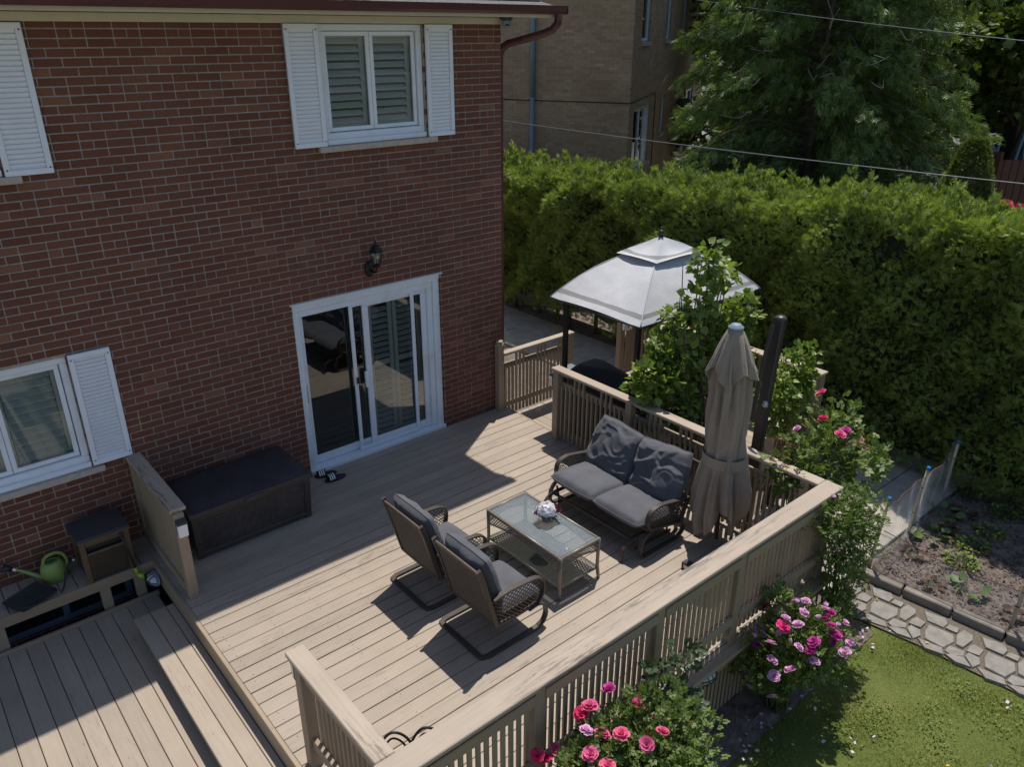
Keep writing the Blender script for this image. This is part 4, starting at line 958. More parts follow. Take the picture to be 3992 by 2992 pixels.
def slipper(loc, ang, label, cat='slipper'):
    t = thing('slipper', label, cat, loc, 'pair of slide slippers'); t.rotation_euler = (0,0,ang); ORG[t] = np.zeros(3)
    def wdt(x): return .046+.008*math.cos((x-.06)*14)-.006*(abs(x)/.13)**4
    out = [(.13*math.cos(a), wdt(.13*math.cos(a))*math.copysign(abs(math.sin(a))**.75, math.sin(a))) for a in np.arange(32)*math.pi/16]
    V = [(x,y,0) for x,y in out]+[(x*1.02,y*1.05,.02) for x,y in out]+[(x*.93,y*.88,.022) for x,y in out]+[(x*.6,y*.5,.014) for x,y in out]
    n = 32; F = [(r*n+i, r*n+(i+1)%n, (r+1)*n+(i+1)%n, (r+1)*n+i) for r in range(3) for i in range(n)]+[tuple(range(n))[::-1], tuple(range(3*n,4*n))]
    mb = MB(); mb.add(V, F, 0, True); part(mb, 'sole', M['rubber'], t)
    def st(u, v, o=0): x = -.095+.09*u; a = math.pi*v; return (x, (.054+o)*math.cos(a), .012+(.062+.012*u+o)*math.sin(a)**.8)
    sm = MB(); sm.grid(lambda u, v: st(u, v), 6, 16); sm.grid(lambda u, v: st(u, v, -.005), 6, 16, flip=True); sp = part(sm, 'strap', M['rubber'], t)
    for k in range(3):
        bm = MB(); bm.grid(lambda u, v: st(.14+.27*k+.13*u, .08+.84*v, .0022), 1, 16); part(bm, 'stripe', M['stripe'], sp)
slipper((-2.80,-.115,0), math.radians(-12), 'black slide slipper with three white stripes, closer to the door')
slipper((-2.755,-.265,0), math.radians(-2), 'black slide slipper with three white stripes, farther from the door')
# small lamp head lying on the deck and wrought iron plant stand
sm = thing('deck_spike_light', 'small black ground light on the deck beside the front railing', 'light', (-.96,-4.0,0))
part(MB().cbox(-1.0,-.92,-4.05,-3.94,.0,.075,.006), 'head', M['blackpl'], sm); part(MB().box(-1.003,-.9995,-4.02,-3.97,.02,.06), 'lens', M['alu'], sm)
ps = thing('iron_plant_stand', 'black wrought iron scroll stand tucked in the railing corner', 'plant stand', (-4.45,-4.45,0))
for k, (ox, oy, sg) in enumerate(((-4.63,-4.42,1),(-4.45,-4.52,1))):
    part(MB().tube(smooth_path([(ox+.0,oy-.0,.0),(ox-.02,oy+.03,.34),(ox-.0,oy+.06,.58),(ox+.10,oy+.05,.69),(ox+.19,oy-.02,.62),(ox+.20,oy-.08,.4),(ox+.20,oy-.10,0)], 6), .009, 7), 'hoop', M['iron'], ps)
    part(MB().tube(smooth_path([(ox+.03,oy,.0),(ox+.01,oy+.03,.32),(ox+.03,oy+.05,.55),(ox+.10,oy+.04,.65),(ox+.165,oy-.02,.58),(ox+.17,oy-.07,.36),(ox+.17,oy-.09,0)], 6), .007, 7), 'hoop', M['iron'], ps)
for cx_, cy_ in ((-4.48,-4.46),(-4.50,-4.54)):
    part(MB().tube([(cx_+(.045-.0022*i)*math.cos(i*.42), cy_, .58+(.045-.0022*i)*math.sin(i*.42)) for i in range(18)], .007, 6), 'scroll', M['iron'], ps)
part(MB().tube([(-4.63,-4.42,.1),(-4.25,-4.62,.1)], .007, 6), 'stretcher', M['iron'], ps)
part(MB().lathe([(0,.10),(.07,.10),(.095,.26),(.10,.27),(.088,.26),(0,.25)], 20, (-4.36,-4.47,0)), 'pot', simple('terracotta pot', (.16,.05,.045), .7), ps)

# ------------------------------------------------------------------ cantilever umbrella
um = thing('cantilever_umbrella', 'closed taupe cantilever umbrella tied with a strap beside the back railing', 'umbrella', (.2,-3.85,G))
AX0, AX1 = np.array([-.40,-3.91,.05]), np.array([-.50,-3.90,2.385])
def axis(z): f = (z-AX0[2])/(AX1[2]-AX0[2]); return AX0+(AX1-AX0)*f
def fold(t, z, k=0): return .7*abs(math.sin(4*t+.8*math.sin(2.3*z+k)+.5*math.sin(t*2+k)))**1.5+.3*abs(math.sin(9*t+1.1*math.sin(3.1*z+k)))
def canopy(u, v):
    t = 2*math.pi*u; hem = .13+.34*abs(math.sin(2*t+.6))**1.3+.12*math.sin(t+2.6)+.13*math.sin(5*t)
    z = 2.33-(2.33-hem)*v; zz = 2.33-(2.33-.25)*v
    r = np.interp(zz, [.2,.45,.75,.98,1.05,1.12,1.5,1.9,2.15,2.33], [.27,.275,.225,.185,.178,.185,.195,.178,.125,.06]); f = fold(t, zz)
    am = np.interp(zz, [.2,.7,1.05,1.5,2.2,2.33], [.62,.5,.16,.42,.34,.08]); rr = r*(1-am+am*1.25*f); c = axis(z)
    return (c[0]+rr*math.cos(t), c[1]+rr*math.sin(t), z)
cn = part(MB().grid(canopy, 120, 60), 'canopy', M['canopy'], um)
def flap(u, v):
    t = 2*math.pi*u; tip = 1.78+.20*abs(math.cos(2*t+.4))**.8+.04*math.sin(5*t); z = 2.355-(2.355-tip)*v
    r = .055+.165*v**.75; f = fold(t, z*1.3, 1.7); rr = r*(1-.34*v+.5*v*f); c = axis(z); return (c[0]+rr*math.cos(t), c[1]+rr*math.sin(t), z)
part(MB().grid(flap, 96, 24), 'vent_flap', M['canopy'], cn)
def strap(u, v):
    t = 2*math.pi*u; z = .985+.11*v+.02*math.sin(t+.5); c = axis(z); r = .205+.008*math.sin(3*t); return (c[0]+r*math.cos(t), c[1]+r*math.sin(t), z)
part(MB().grid(strap, 60, 3), 'strap', M['canopy'], cn)
part(MB().lathe([(.062,0),(.07,.01),(.07,.022),(.05,.03),(.045,.045),(.022,.05),(0,.05)], 24, tuple(axis(2.35))), 'top_cap', M['galv'], um)
part(MB().tube([axis(2.35), axis(.06)], .02, 8), 'canopy_pole', M['bronze'], um)
mp = smooth_path([(.30,-3.80,G),(.305,-3.80,.3),(.325,-3.80,1.2),(.36,-3.80,1.8),(.40,-3.80,2.22)], 6)
M['mast'] = simple('dark mast coat', (.050,.042,.038), .4, .1, 20, .05)
part(MB().bar(mp, .115, .075, up=(1,0,0)), 'mast', M['mast'], um)
part(MB().lathe([(.0,.03),(.035,.026),(.058,.01),(.062,-.02)], 20, (.405,-3.80,2.22)), 'mast_cap', M['mast'], um)
part(MB().bar(smooth_path([(.30,-3.79,2.17),(.22,-3.80,1.9),(.13,-3.82,1.5),(.10,-3.83,1.2)], 5), .035, .035, up=(1,0,0)), 'boom', M['mast'], um)
part(MB().lathe([(0,0),(.03,.005),(.034,.03),(.02,.06),(0,.062)], 12, (.24,-3.86,1.33)), 'crank', M['alu'], um)
part(MB().cbox(-.05,.65,-4.15,-3.45,G-.02,G+.08,.01), 'base', M['dark'], um)

# ------------------------------------------------------------------ gazebo and grill
gz = thing('grill_gazebo', 'two-tier light grey canopy gazebo over the grill', 'gazebo', (1.42,-1.42,LZ))
GX0, GX1, GY0, GY1, GZ = .235, 2.60, -2.18, -.66, 1.70
cx_, cy_ = (GX0+GX1)/2, (GY0+GY1)/2
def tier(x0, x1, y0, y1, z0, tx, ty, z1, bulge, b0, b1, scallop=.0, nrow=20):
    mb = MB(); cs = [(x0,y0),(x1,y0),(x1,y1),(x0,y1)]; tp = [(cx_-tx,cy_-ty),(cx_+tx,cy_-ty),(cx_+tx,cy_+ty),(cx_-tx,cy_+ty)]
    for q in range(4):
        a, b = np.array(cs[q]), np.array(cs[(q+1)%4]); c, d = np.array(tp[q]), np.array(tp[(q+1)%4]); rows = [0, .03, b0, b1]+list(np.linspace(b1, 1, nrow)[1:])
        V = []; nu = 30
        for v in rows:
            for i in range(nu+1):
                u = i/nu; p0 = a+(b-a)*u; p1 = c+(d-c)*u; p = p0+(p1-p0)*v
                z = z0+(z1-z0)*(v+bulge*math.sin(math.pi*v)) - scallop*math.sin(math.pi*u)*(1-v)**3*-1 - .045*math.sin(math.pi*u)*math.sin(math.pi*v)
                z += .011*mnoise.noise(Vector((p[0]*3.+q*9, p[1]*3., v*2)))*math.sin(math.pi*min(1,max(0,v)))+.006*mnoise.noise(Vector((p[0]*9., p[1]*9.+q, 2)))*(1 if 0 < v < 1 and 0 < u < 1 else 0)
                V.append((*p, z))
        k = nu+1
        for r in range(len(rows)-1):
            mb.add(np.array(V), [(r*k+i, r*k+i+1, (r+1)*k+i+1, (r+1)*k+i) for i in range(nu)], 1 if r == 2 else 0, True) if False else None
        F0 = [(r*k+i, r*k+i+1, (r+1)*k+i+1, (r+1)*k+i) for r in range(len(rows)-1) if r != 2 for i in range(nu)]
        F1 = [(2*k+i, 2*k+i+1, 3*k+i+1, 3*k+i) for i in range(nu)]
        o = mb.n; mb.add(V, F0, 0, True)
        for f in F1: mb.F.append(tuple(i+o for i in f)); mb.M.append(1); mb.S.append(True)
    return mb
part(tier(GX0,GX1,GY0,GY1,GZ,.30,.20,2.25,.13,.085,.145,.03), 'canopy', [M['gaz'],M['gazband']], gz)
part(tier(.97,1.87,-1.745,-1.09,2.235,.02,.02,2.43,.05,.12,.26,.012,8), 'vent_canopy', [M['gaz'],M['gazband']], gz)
part(MB().lathe([(.03,0),(.03,.03),(.018,.035),(.03,.05),(.035,.07),(.025,.092),(0,.10)], 16, (cx_,cy_,2.42)), 'finial', M['blackpl'], gz)
for xx in (GX0+.13, GX1-.13):
    for yy in (GY0+.13, GY1-.18): part(MB().cbox(xx-.028, xx+.028, yy-.028, yy+.028, LZ, 1.76, .004), 'pole', M['blackpl'], gz)
fr = MB()
for a, b in (((GX0,GY0),(GX1,GY0)),((GX1,GY0),(GX1,GY1)),((GX1,GY1),(GX0,GY1)),((GX0,GY1),(GX0,GY0))): fr.tube([(*a,GZ+.0),(*b,GZ+.0)], .012, 6)
for a in ((GX0,GY0),(GX1,GY0),(GX1,GY1),(GX0,GY1)): fr.tube([(*a,GZ),(a[0]+(cx_-a[0])*.5,a[1]+(cy_-a[1])*.5,GZ+.24),(cx_,cy_,2.40)], .012, 6)
part(fr, 'roof_frame', M['blackpl'], gz)
mbs = MB()
for a in ((GX0,GY0),(GX1,GY0),(GX1,GY1),(GX0,GY1)):
    P = []
    for v in np.linspace(0, 1, 14): P.append((a[0]+(cx_+math.copysign(.30,a[0]-cx_)-a[0])*v, a[1]+(cy_+math.copysign(.20,a[1]-cy_)-a[1])*v, GZ+.55*(v+.13*math.sin(math.pi*v))+.002))
    mbs.tube(P, .007, 5)
part(mbs, 'hip_seam', M['gaz'], gz)
gr = thing('covered_grill', 'barbecue grill under a black fabric cover behind the railing', 'grill', (.45,-1.5,LZ))
def cov(u, v):
    t = 2*math.pi*u; sx, sy = .25, .52; e = .32
    z = LZ+.05+v*1.06; f = np.interp(v, [0,.8,.9,.97,1], [1,1,.93,.7,.0]); x = sx*f*math.copysign(abs(math.cos(t))**e, math.cos(t)); yy = sy*f*math.copysign(abs(math.sin(t))**e, math.sin(t))
    wv = 1+.03*math.sin(9*t)*(1-v)
    return (.45+x*wv, -1.53+yy*wv, z+.03*math.sin(yy*5))
part(MB().grid(cov, 64, 26), 'cover', M['blackcl'], gr)
part(MB().cbox(.28,.62,-.99,-.70,.66,.70,.008), 'side_shelf', simple('grey shelf', (.16,.2,.23), .5), gr); part(MB().cbox(.44,.48,-.86,-.82,LZ,.659,.004), 'shelf_leg', M['dark'], gr)

# ------------------------------------------------------------------ vegetable bed
def stake(p, h, label, cap=True, tilt=(0,0)):
    t = thing('garden_stake', label, 'stake', p, 'blue capped stakes round the vegetable bed')
    top = np.array(p)+np.array([tilt[0],tilt[1],h])
    part(MB().tube([np.array(p)-np.array([0,0,.1]), np.array(p)*.4+top*.6, top], .0195, 9), 'pole', M['canvas'], t)
    part(MB().tube([top-np.array([0,0,.03]), top+np.array([0,0,.012])], .025, 10), 'cap', M['bluecap'], t)
    ti = MB()
    for f in (.35, .72):
        q = np.array(p)*(1-f)+top*f; ti.tube([q-np.array([0,0,.005]), q+np.array([0,0,.005])], .022, 8)
    part(ti, 'wire_tie', M['iron'], t); return top
TOP = [stake((1.59,-4.66,G), .95, 'blue capped stake nearest the paving stones', tilt=(.03,-.05)), stake((2.57,-4.645,G), .96, 'blue capped stake in the middle of the netting', tilt=(.03,-.05)),
       stake((3.715,-4.565,G), .88, 'blue capped stake where the netting peaks', tilt=(.01,-.02)), stake((4.66,-4.525,G), .90, 'lone blue capped stake against the hedge', tilt=(.01,-.02))]
TOP.append(stake((1.66,-6.12,G), .95, 'wooden stake by the kerb at the right edge of the picture', tilt=(.06,-.02)))
def net(name, P, label):
    """hexagonal wire between fence points; P = list of (x, y, top z)"""
    P = np.array(P); seg = np.concatenate([[0], np.cumsum(np.linalg.norm(np.diff(P[:, :2], axis=0), axis=1))]); ln = seg[-1]; z0 = G+.03
    def S(s, h):
        x = np.interp(s, seg, P[:,0]); yy = np.interp(s, seg, P[:,1]); zt = np.interp(s, seg, P[:,2]); f = np.minimum(h, 1)
        return np.stack([x+.012*np.sin(s*7+f*5), yy+.02*np.sin(s*5+f*4)+.012*np.sin(s*17), z0+(zt-z0)*f], -1)
    pw, ph = .040, .034; A, B = [], []; H = .85; s0 = 0; row = 0; h = 0
    while h < H:
        o = (row % 2)*pw/2; s = np.arange(o, ln-pw, pw)
        A += [np.stack([s, np.full_like(s, h)], 1)]*2 + [np.stack([s+pw/2, np.full_like(s, h+ph*.33)], 1)]
        B += [np.stack([s+pw/2, np.full_like(s, h+ph*.33)], 1), np.stack([s-pw/2, np.full_like(s, h+ph*.33)], 1), np.stack([s+pw/2, np.full_like(s, h+ph)], 1)]
        h += ph; row += 1
    A, B = np.concatenate(A), np.concatenate(B); a, b = S(np.clip(A[:,0],0,ln), A[:,1]/H), S(np.clip(B[:,0],0,ln), B[:,1]/H)
    d = b-a; d /= np.linalg.norm(d, axis=1)[:,None]+1e-9; sd1 = np.cross(d, np.array([.35,.85,.4])); sd1 /= np.linalg.norm(sd1, axis=1)[:,None]+1e-9; sd1 *= .0010; n = len(a)
    sd2 = np.cross(d, sd1/.0010)*.0010
    V = np.concatenate([a-sd1, a+sd1, b+sd1, b-sd1, a-sd2, a+sd2, b+sd2, b-sd2]); i = np.arange(n)
    F = np.concatenate([np.stack([i, i+n, i+2*n, i+3*n], 1), np.stack([i+4*n, i+5*n, i+6*n, i+7*n], 1)])
    t = thing(name, label, 'netting', (P[0,0],P[0,1],G)); link('wire_mesh', raw_mesh('wire_mesh', V-ORG[t], F, M['wire']), t)
    ed = MB(); ed.tube([S(np.array(s), np.array(1.)) for s in np.linspace(0, ln, 40)], .005, 5); ed.build('top_cord', simple('rusty cord', (.16,.07,.05), .8), t)
net('chicken_wire', [(1.60,-4.70,.02),(2.0,-4.68,-.06),(2.59,-4.69,-.02),(3.1,-4.66,.01),(3.71,-4.60,.02)], 'sagging hexagonal wire netting between the stakes along the path')
net('chicken_wire', [(1.61,-4.72,-.30),(1.60,-5.3,-.36),(1.66,-6.12,-.34),(1.80,-7.4,-.34)], 'low hexagonal wire netting behind the kerb')
def plant(name, p, n, size, mat, label, cat, up=.8, spread=.05, group=None, wv=1.0, ls=.8):
    t = thing(name, label, cat, p, group); a = rng.uniform(0, 2*math.pi, n); d = np.stack([np.cos(a), np.sin(a), rng.uniform(.25, 1.4, n)*up], 1)
    base = np.array(p)+np.stack([np.cos(a)*spread*rng.random(n), np.sin(a)*spread*rng.random(n), np.full(n, .01)], 1)
    st = MB()
    L_ = rng.uniform(.5, 1., n)*size; dn = d/np.linalg.norm(d, axis=1)[:,None]
    for i in range(n): st.tube([base[i], base[i]+dn[i]*L_[i]*.7], .004, 4, caps=False)
    st.build('stems', M['cane'], t)
    tip = base+dn*(L_*.65)[:,None]; dl = dn+rng.normal(0,.25,(n,3))-np.array([0,0,.35]); roll = np.tile([0,0,1.], (n,1))+rng.normal(0,.25,(n,3))
    tv = np.array(LEAF_V)*np.array([1.35*wv,1,1.4]); V, F = scatter(tv, LEAF_F, tip, frames(dl, roll), L_*ls); link('leaves', raw_mesh('leaves', V-ORG[t], F, mat), t)
VEGC = [((2.71,-4.86),'big grey green leaf plant beside the middle stake'),((3.30,-4.77),'broad leaved plant near the netting peak stake'),((4.09,-4.79),'broad leaved plant in the shade of the hedge'),((1.98,-5.60),'broad leaved plant close behind the kerb')]
for (p, lb) in VEGC: plant('cabbage_plant', (*p, G+.02), 10, .19, M['veg'], lb, 'plant', .7, .04, 'broad leaved vegetables')
for (p, lb) in (((2.17,-4.91),'small reddish lettuce near the first stake'),((2.98,-4.93),'reddish lettuce between the two green plants'),((1.78,-5.29),'faded reddish lettuce near the kerb'),((3.57,-4.90),'reddish lettuce in the shade by the netting'),((1.92,-6.08),'reddish lettuce by the right edge stake')):
    plant('lettuce', (*p, G+.02), 30, .11, M['lettuce'], lb, 'plant', .5, .05, 'red lettuces', 1.3)
for (p, lb) in (((2.44,-5.31),'nearest pale herb clump of the row'),((2.86,-5.28),'second pale herb clump of the row'),((3.31,-5.29),'third pale herb clump of the row'),((3.88,-5.25),'farthest herb clump of the row, in shade')):
    plant('herb_clump', (*p, G+.02), 110, .17, M['parsley'], lb, 'plant', .8, .12, 'row of pale herbs', 1., .28)
# soil clods
n = 5200; x = rng.uniform(1.65,4.8,n); y_ = rng.uniform(-7.6,-4.7,n); r = rng.uniform(.006,.022,n)**1.0
tv = np.array([(1,0,0),(-1,0,0),(0,1,0),(0,-1,0),(0,0,.8),(0,0,-.8)]); tf = [(0,2,4),(2,1,4),(1,3,4),(3,0,4),(2,0,5),(1,2,5),(3,1,5),(0,3,5)]
V, F = scatter(tv, tf, np.stack([x,y_,np.full(n,G+.035)],1), frames(rng.normal(size=(n,3))), r); tag(link('soil_clods', raw_mesh('soil_clods', V, F, M['soil'])), 'loose brown soil crumbs in the vegetable bed', 'soil', kind='stuff')
# petals and yellow leaves on lawn and soil
n = 76; x = np.concatenate([rng.uniform(-2.2,.6,60), rng.uniform(-1.5,1.0,16)]); y_ = np.concatenate([-5.2+rng.normal(0,.07,60), rng.uniform(-7.0,-5.2,16)])
V, F = scatter([(-.5,0,0),(.5,0,0),(.55,.8,.12),(-.55,.8,.12),(0,.4,-.12)], [(0,1,4),(1,2,4),(2,3,4),(3,0,4)], np.stack([x,y_,np.full(n,G+.028)],1), frames(rng.normal(size=(n,3))*np.array([1,1,.25]), np.tile([0,0,1.],(n,1))+rng.normal(0,.4,(n,3))), rng.uniform(.018,.036,n))
tag(link('fallen_petals', raw_mesh('fallen_petals', V, F, M['fl_w'])), 'pale pink petals scattered under the roses', 'petals', kind='stuff')
n = 9; x = rng.uniform(-1.5,1.3,n); y_ = rng.uniform(-7.0,-5.0,n)
V, F = scatter(LEAF_V, LEAF_F, np.stack([x,y_,np.full(n,G+.03)],1), frames(rng.normal(size=(n,3))*np.array([1,1,.2]), np.tile([0,0,1.],(n,1))), rng.uniform(.03,.05,n))
tag(link('yellow_leaves', raw_mesh('yellow_leaves', V, F, simple('yellow leaf', (.6,.42,.03), .6))), 'fallen yellow leaves dotted over the lawn', 'leaves', kind='stuff')

# ------------------------------------------------------------------ roses and shrubs
def bloom(p, k, size, parent, name='flower'):
    rings = {'s': [(0,5,.55)], 'v': [(0,5,.7),(1,7,.9)], 'w': [(0,6,.8),(1,7,1)]}.get(k, [(0,5,.5),(1,7,.75),(2,9,1.0),(3,9,1.12)])
    V, F = [], []; ax = np.array(p)-CAMP; ax = np.array([0,0,1.])+rng.normal(0,.35,3); ax /= np.linalg.norm(ax); base = np.array(p)
    P, Dd, Rr, Sz = [], [], [], []
    for (q, n, s) in rings:
        open_ = (.25,.65,1.1,1.6)[q]; e1 = np.cross(ax, [.3,.8,.1]); e1 /= np.linalg.norm(e1); e2 = np.cross(ax, e1)
        for i in range(n):
            a = 2*math.pi*(i+.4*q)/n+rng.normal(0,.12); rad = e1*math.cos(a)+e2*math.sin(a); o = open_+rng.normal(0,.12)
            d = ax*math.cos(o)+rad*math.sin(o); P.append(base+rad*size*.06*q); Dd.append(d); Rr.append(-rad*math.cos(o)+ax*math.sin(o)); Sz.append(size*s*rng.uniform(.5,.62))
    tv = [(-.22,0,0),(.22,0,0),(.62,.62,.16),(.36,1.02,.02),(-.36,1.02,.02),(-.62,.62,.16),(0,.55,-.1)]; tf = [(0,1,6),(1,2,6),(2,3,6),(3,4,6),(4,5,6),(5,0,6)]
    V, F = scatter(tv, tf, np.array(P), frames(np.array(Dd), np.array(Rr)), np.array(Sz))
    return link(name, raw_mesh(name, V-ORG[parent], F, M['fl_'+k], True), parent)
def clusters(C, n, mat, size, parent, five=True, droop=.25, upb=.2, name='foliage', lw=1., kind='stuff', shell=True):
    """C: list of (centre, radii, weight) ellipsoids filled with leaf sprigs"""
    wts = np.array([c[2] for c in C], float); wts /= wts.sum(); parts = []
    for (c, r, _), wt in zip(C, wts):
        m = int(n*wt); d = rng.normal(size=(m,3)); d /= np.linalg.norm(d, axis=1)[:,None]
        rad = rng.random(m)**(.33 if shell else .5); rad = np.where(rad > .0, rad, .1)
        lump = 1+.20*np.sin(d[:,0]*4.1+c[0]*7)*np.sin(d[:,1]*3.7+c[1]*5)+.14*np.sin(d[:,2]*7+d[:,0]*5)
        p = np.array(c)+d*np.array(r)*(rad*lump)[:,None]
        g = d*.8+np.array([0,0,upb])+rng.normal(0,.55,(m,3))
        if five:
            Rf = frames(g, np.array([0,0,1.])+rng.normal(0,.5,(m,3))); s = rng.uniform(.8,1.25,m)*size
            for (dx, dy, ang, sc_) in ((0,1.1,0,1),(.12,.75,-.9,.92),(-.12,.75,.9,.92),(.1,.3,-1.1,.8),(-.1,.3,1.1,.8)):
                ca, sa = math.cos(ang), math.sin(ang); tv = np.array(LEAF_V)*np.array([1.25*lw,1,1])*sc_
                tv = np.stack([tv[:,0]*ca-tv[:,1]*sa+dx, tv[:,0]*sa+tv[:,1]*ca+dy, tv[:,2]-.08*abs(ang)], 1); parts.append(scatter(tv, LEAF_F, p, Rf, s))
        else:
            s = rng.uniform(.65,1.25,m)*size; tv = np.array(LEAF_V)*np.array([1.2*lw,1,1.3])
            parts.append(scatter(tv, LEAF_F, p, frames(g-np.array([0,0,droop]), np.array([0,0,1.])+rng.normal(0,.45,(m,3))), s))
    V, F = joinraw(parts); o = link(name, raw_mesh(name, V-ORG[parent], F, mat), parent); tag(o, kind=kind); return o
def canes(base, tips, r, parent, mat, name='canes', wob=.06):
    mb = MB()
    for tp in tips:
        b = np.array(base)+np.array([rng.normal(0,.04), rng.normal(0,.04), 0]); tp = np.array(tp); m = (b+tp)/2+np.array([rng.normal(0,wob), rng.normal(0,wob), .12])
        P = smooth_path([b, m, tp], 5); mb.tube(P, np.linspace(r, r*.35, len(P)), 6)
    return mb.build(name, mat, parent)
def around(c, r, n): return [np.array(c)+rng.normal(0,.55,3)*np.array(r) for _ in range(n)]
R1 = [(0.67,-4.2,1.48,'p'),(0.49,-4.34,1.39,'s'),(0.34,-4.43,1.39,'d'),(0.12,-4.3,1.3,'l'),(0.18,-4.37,1.35,'s'),(0.31,-4.64,1.31,'p'),(0.41,-4.64,1.32,'m'),(0.39,-4.73,1.23,'s'),(-0.06,-4.29,1.13,'s'),(0.47,-4.8,1.13,'s'),(0.12,-3.98,1.01,'s'),(-0.13,-4.39,1.04,'s')]
R3 = [(-1.11,-4.91,0.21,'h'),(-1.23,-5.19,0.33,'l'),(-1.29,-5.21,0.29,'h'),(-1.21,-5.29,0.32,'l'),(-1.09,-5.27,0.36,'l'),(-1.05,-5.17,0.38,'w'),(-0.97,-5.21,0.38,'l'),(-0.86,-5.34,0.32,'l'),(-0.86,-5.38,0.31,'m'),(-0.95,-5.45,0.27,'m'),(-0.96,-5.5,0.21,'m'),(-0.65,-5.43,0.12,'l'),(-1.41,-5.19,0.17,'l'),(-1.31,-5.38,0.2,'l'),(-1.2,-5.44,0.23,'m'),(-1.25,-5.45,0.18,'m'),(-0.87,-5.57,0.02,'l'),(-1.48,-5.3,-0.06,'l'),(-1.41,-5.39,0.03,'l'),(-1.46,-5.25,0.06,'l'),(-1.25,-5.5,0.1,'l'),(-1.39,-5.07,-0.39,'l'),(-1.39,-5.03,0.11,'w'),(-0.7,-5.53,0.0,'l'),(-1.18,-4.95,0.03,'l'),(-1.44,-5.3,-0.32,'l'),(-0.83,-5.31,0.33,'w'),(-0.85,-5.46,0.22,'w'),(-1.03,-5.37,0.33,'w'),(-1.39,-5.02,-0.32,'l')]
R4 = [(-3.42,-5.05,0.72,'p'),(-3.38,-5.14,0.76,'s'),(-3.49,-5.04,0.69,'d'),(-3.24,-5.05,0.76,'m'),(-3.56,-5.16,0.69,'l'),(-3.43,-5.34,0.72,'c'),(-3.19,-5.48,0.69,'c'),(-3.67,-5.0,0.46,'p'),(-3.76,-5.0,0.45,'d'),(-3.82,-4.98,0.50,'d'),(-3.63,-5.27,0.63,'p'),(-3.59,-5.38,0.6,'c'),(-3.17,-5.25,0.8,'s'),(-3.37,-5.0,0.68,'s'),(-3.48,-5.27,0.73,'s'),(-3.55,-5.08,0.67,'s'),(-3.11,-5.43,0.72,'s'),(-3.71,-5.16,0.53,'s')]
SZ_ = dict(p=.066, s=.032, d=.056, l=.056, m=.06, w=.05, h=.068, v=.05, c=.06)
for q in range(16):
    a_ = rng.normal(size=3); a_ /= np.linalg.norm(a_); R3.append((-1.02+.44*a_[0], -5.24+.3*a_[1], -.08+.42*abs(a_[2]), 'lwsm'[q % 4]))
for q in range(14):
    a_ = rng.normal(size=3); a_ /= np.linalg.norm(a_); R4.append((-3.25+.5*a_[0], -5.32+.22*a_[1], .42+.28*abs(a_[2]), 'spss'[q % 4]))
def rose(label, base, C, n, size, flowers, mat, five=True, ncane=10, lw=1.):
    t = thing('rose_bush', label, 'rose bush', base, 'rose bushes round the deck'); tips = []
    for c, r, w_ in C: tips += around(c, np.array(r)*.8, max(2, int(ncane*w_)))
    tips += [np.array(f[:3])-np.array([0,0,.02]) for f in flowers]
    canes(base, tips, .008, t, M['cane']); clusters(C, n, mat, size, t, five, lw=lw)
    for f in flowers: bloom(f[:3], f[3], SZ_[f[3]]*rng.uniform(.9,1.15), t)
    return t
b = rose('rose with large pink blooms spilling over the railing corner', (.35,-4.35,G), [((.45,-4.42,.92),(.50,.36,.34),1),((.75,-4.35,1.15),(.25,.2,.28),.35),((.1,-4.4,.85),(.3,.3,.25),.45),((.95,-4.6,.70),(.35,.25,.28),.5)], 1000, .044, R1, M['rose'], lw=1.15)
clusters([((.0,-4.25,1.10),(.14,.1,.12),1),((.62,-4.66,1.12),(.1,.08,.1),.6)], 60, M['redleaf'], .024, b, name='young_leaves')
rose('small-leaved rose with one violet bloom cascading outside the railing corner', (-.02,-5.02,G), [((-.12,-5.0,.76),(.34,.22,.24),1.1),((.0,-5.05,.42),(.36,.24,.30),1.2),((.22,-5.0,.62),(.26,.22,.25),.7),((.02,-5.05,.02),(.26,.2,.30),.8),((.05,-5.05,-.35),(.16,.15,.25),.35)], 2600, .023, [(-.02,-5.2,.80,'v'),(-.28,-4.95,1.0,'w')], M['rose'], lw=1., ncane=5)
rose('lilac-pink rose bush in full bloom beside the lawn', (-1.0,-5.12,G), [((-1.02,-5.22,-.05),(.42,.32,.36),1),((-.82,-5.32,-.15),(.32,.28,.36),.6),((-1.22,-5.12,-.2),(.28,.25,.36),.6),((-1.05,-5.0,.30),(.14,.12,.16),.14)], 2000, .030, R3, M['rose'])
rose('red and pink rose bush nearest the camera at the front railing', (-3.1,-5.2,G), [((-3.22,-5.24,.42),(.50,.25,.30),1),((-3.55,-5.22,.40),(.30,.20,.26),.7),((-2.95,-5.40,.30),(.36,.28,.32),.6),((-3.25,-5.55,.12),(.5,.25,.3),.6)], 2500, .030, R4, M['rose'])
rose('dull green rose without blooms between the two flowering roses', (-2.55,-5.08,G), [((-2.62,-5.18,.05),(.17,.15,.42),1),((-2.72,-5.07,.52),(.17,.1,.22),.30),((-2.46,-5.1,.60),(.09,.07,.14),.10),((-2.55,-5.2,-.4),(.22,.2,.28),.6)], 400, .042, [], M['rosedull'], ncane=6, lw=1.1)
lil = thing('lilac_shrub', 'tall leafy lilac shrub growing in front of the gazebo', 'shrub', (.75,-2.62,G))
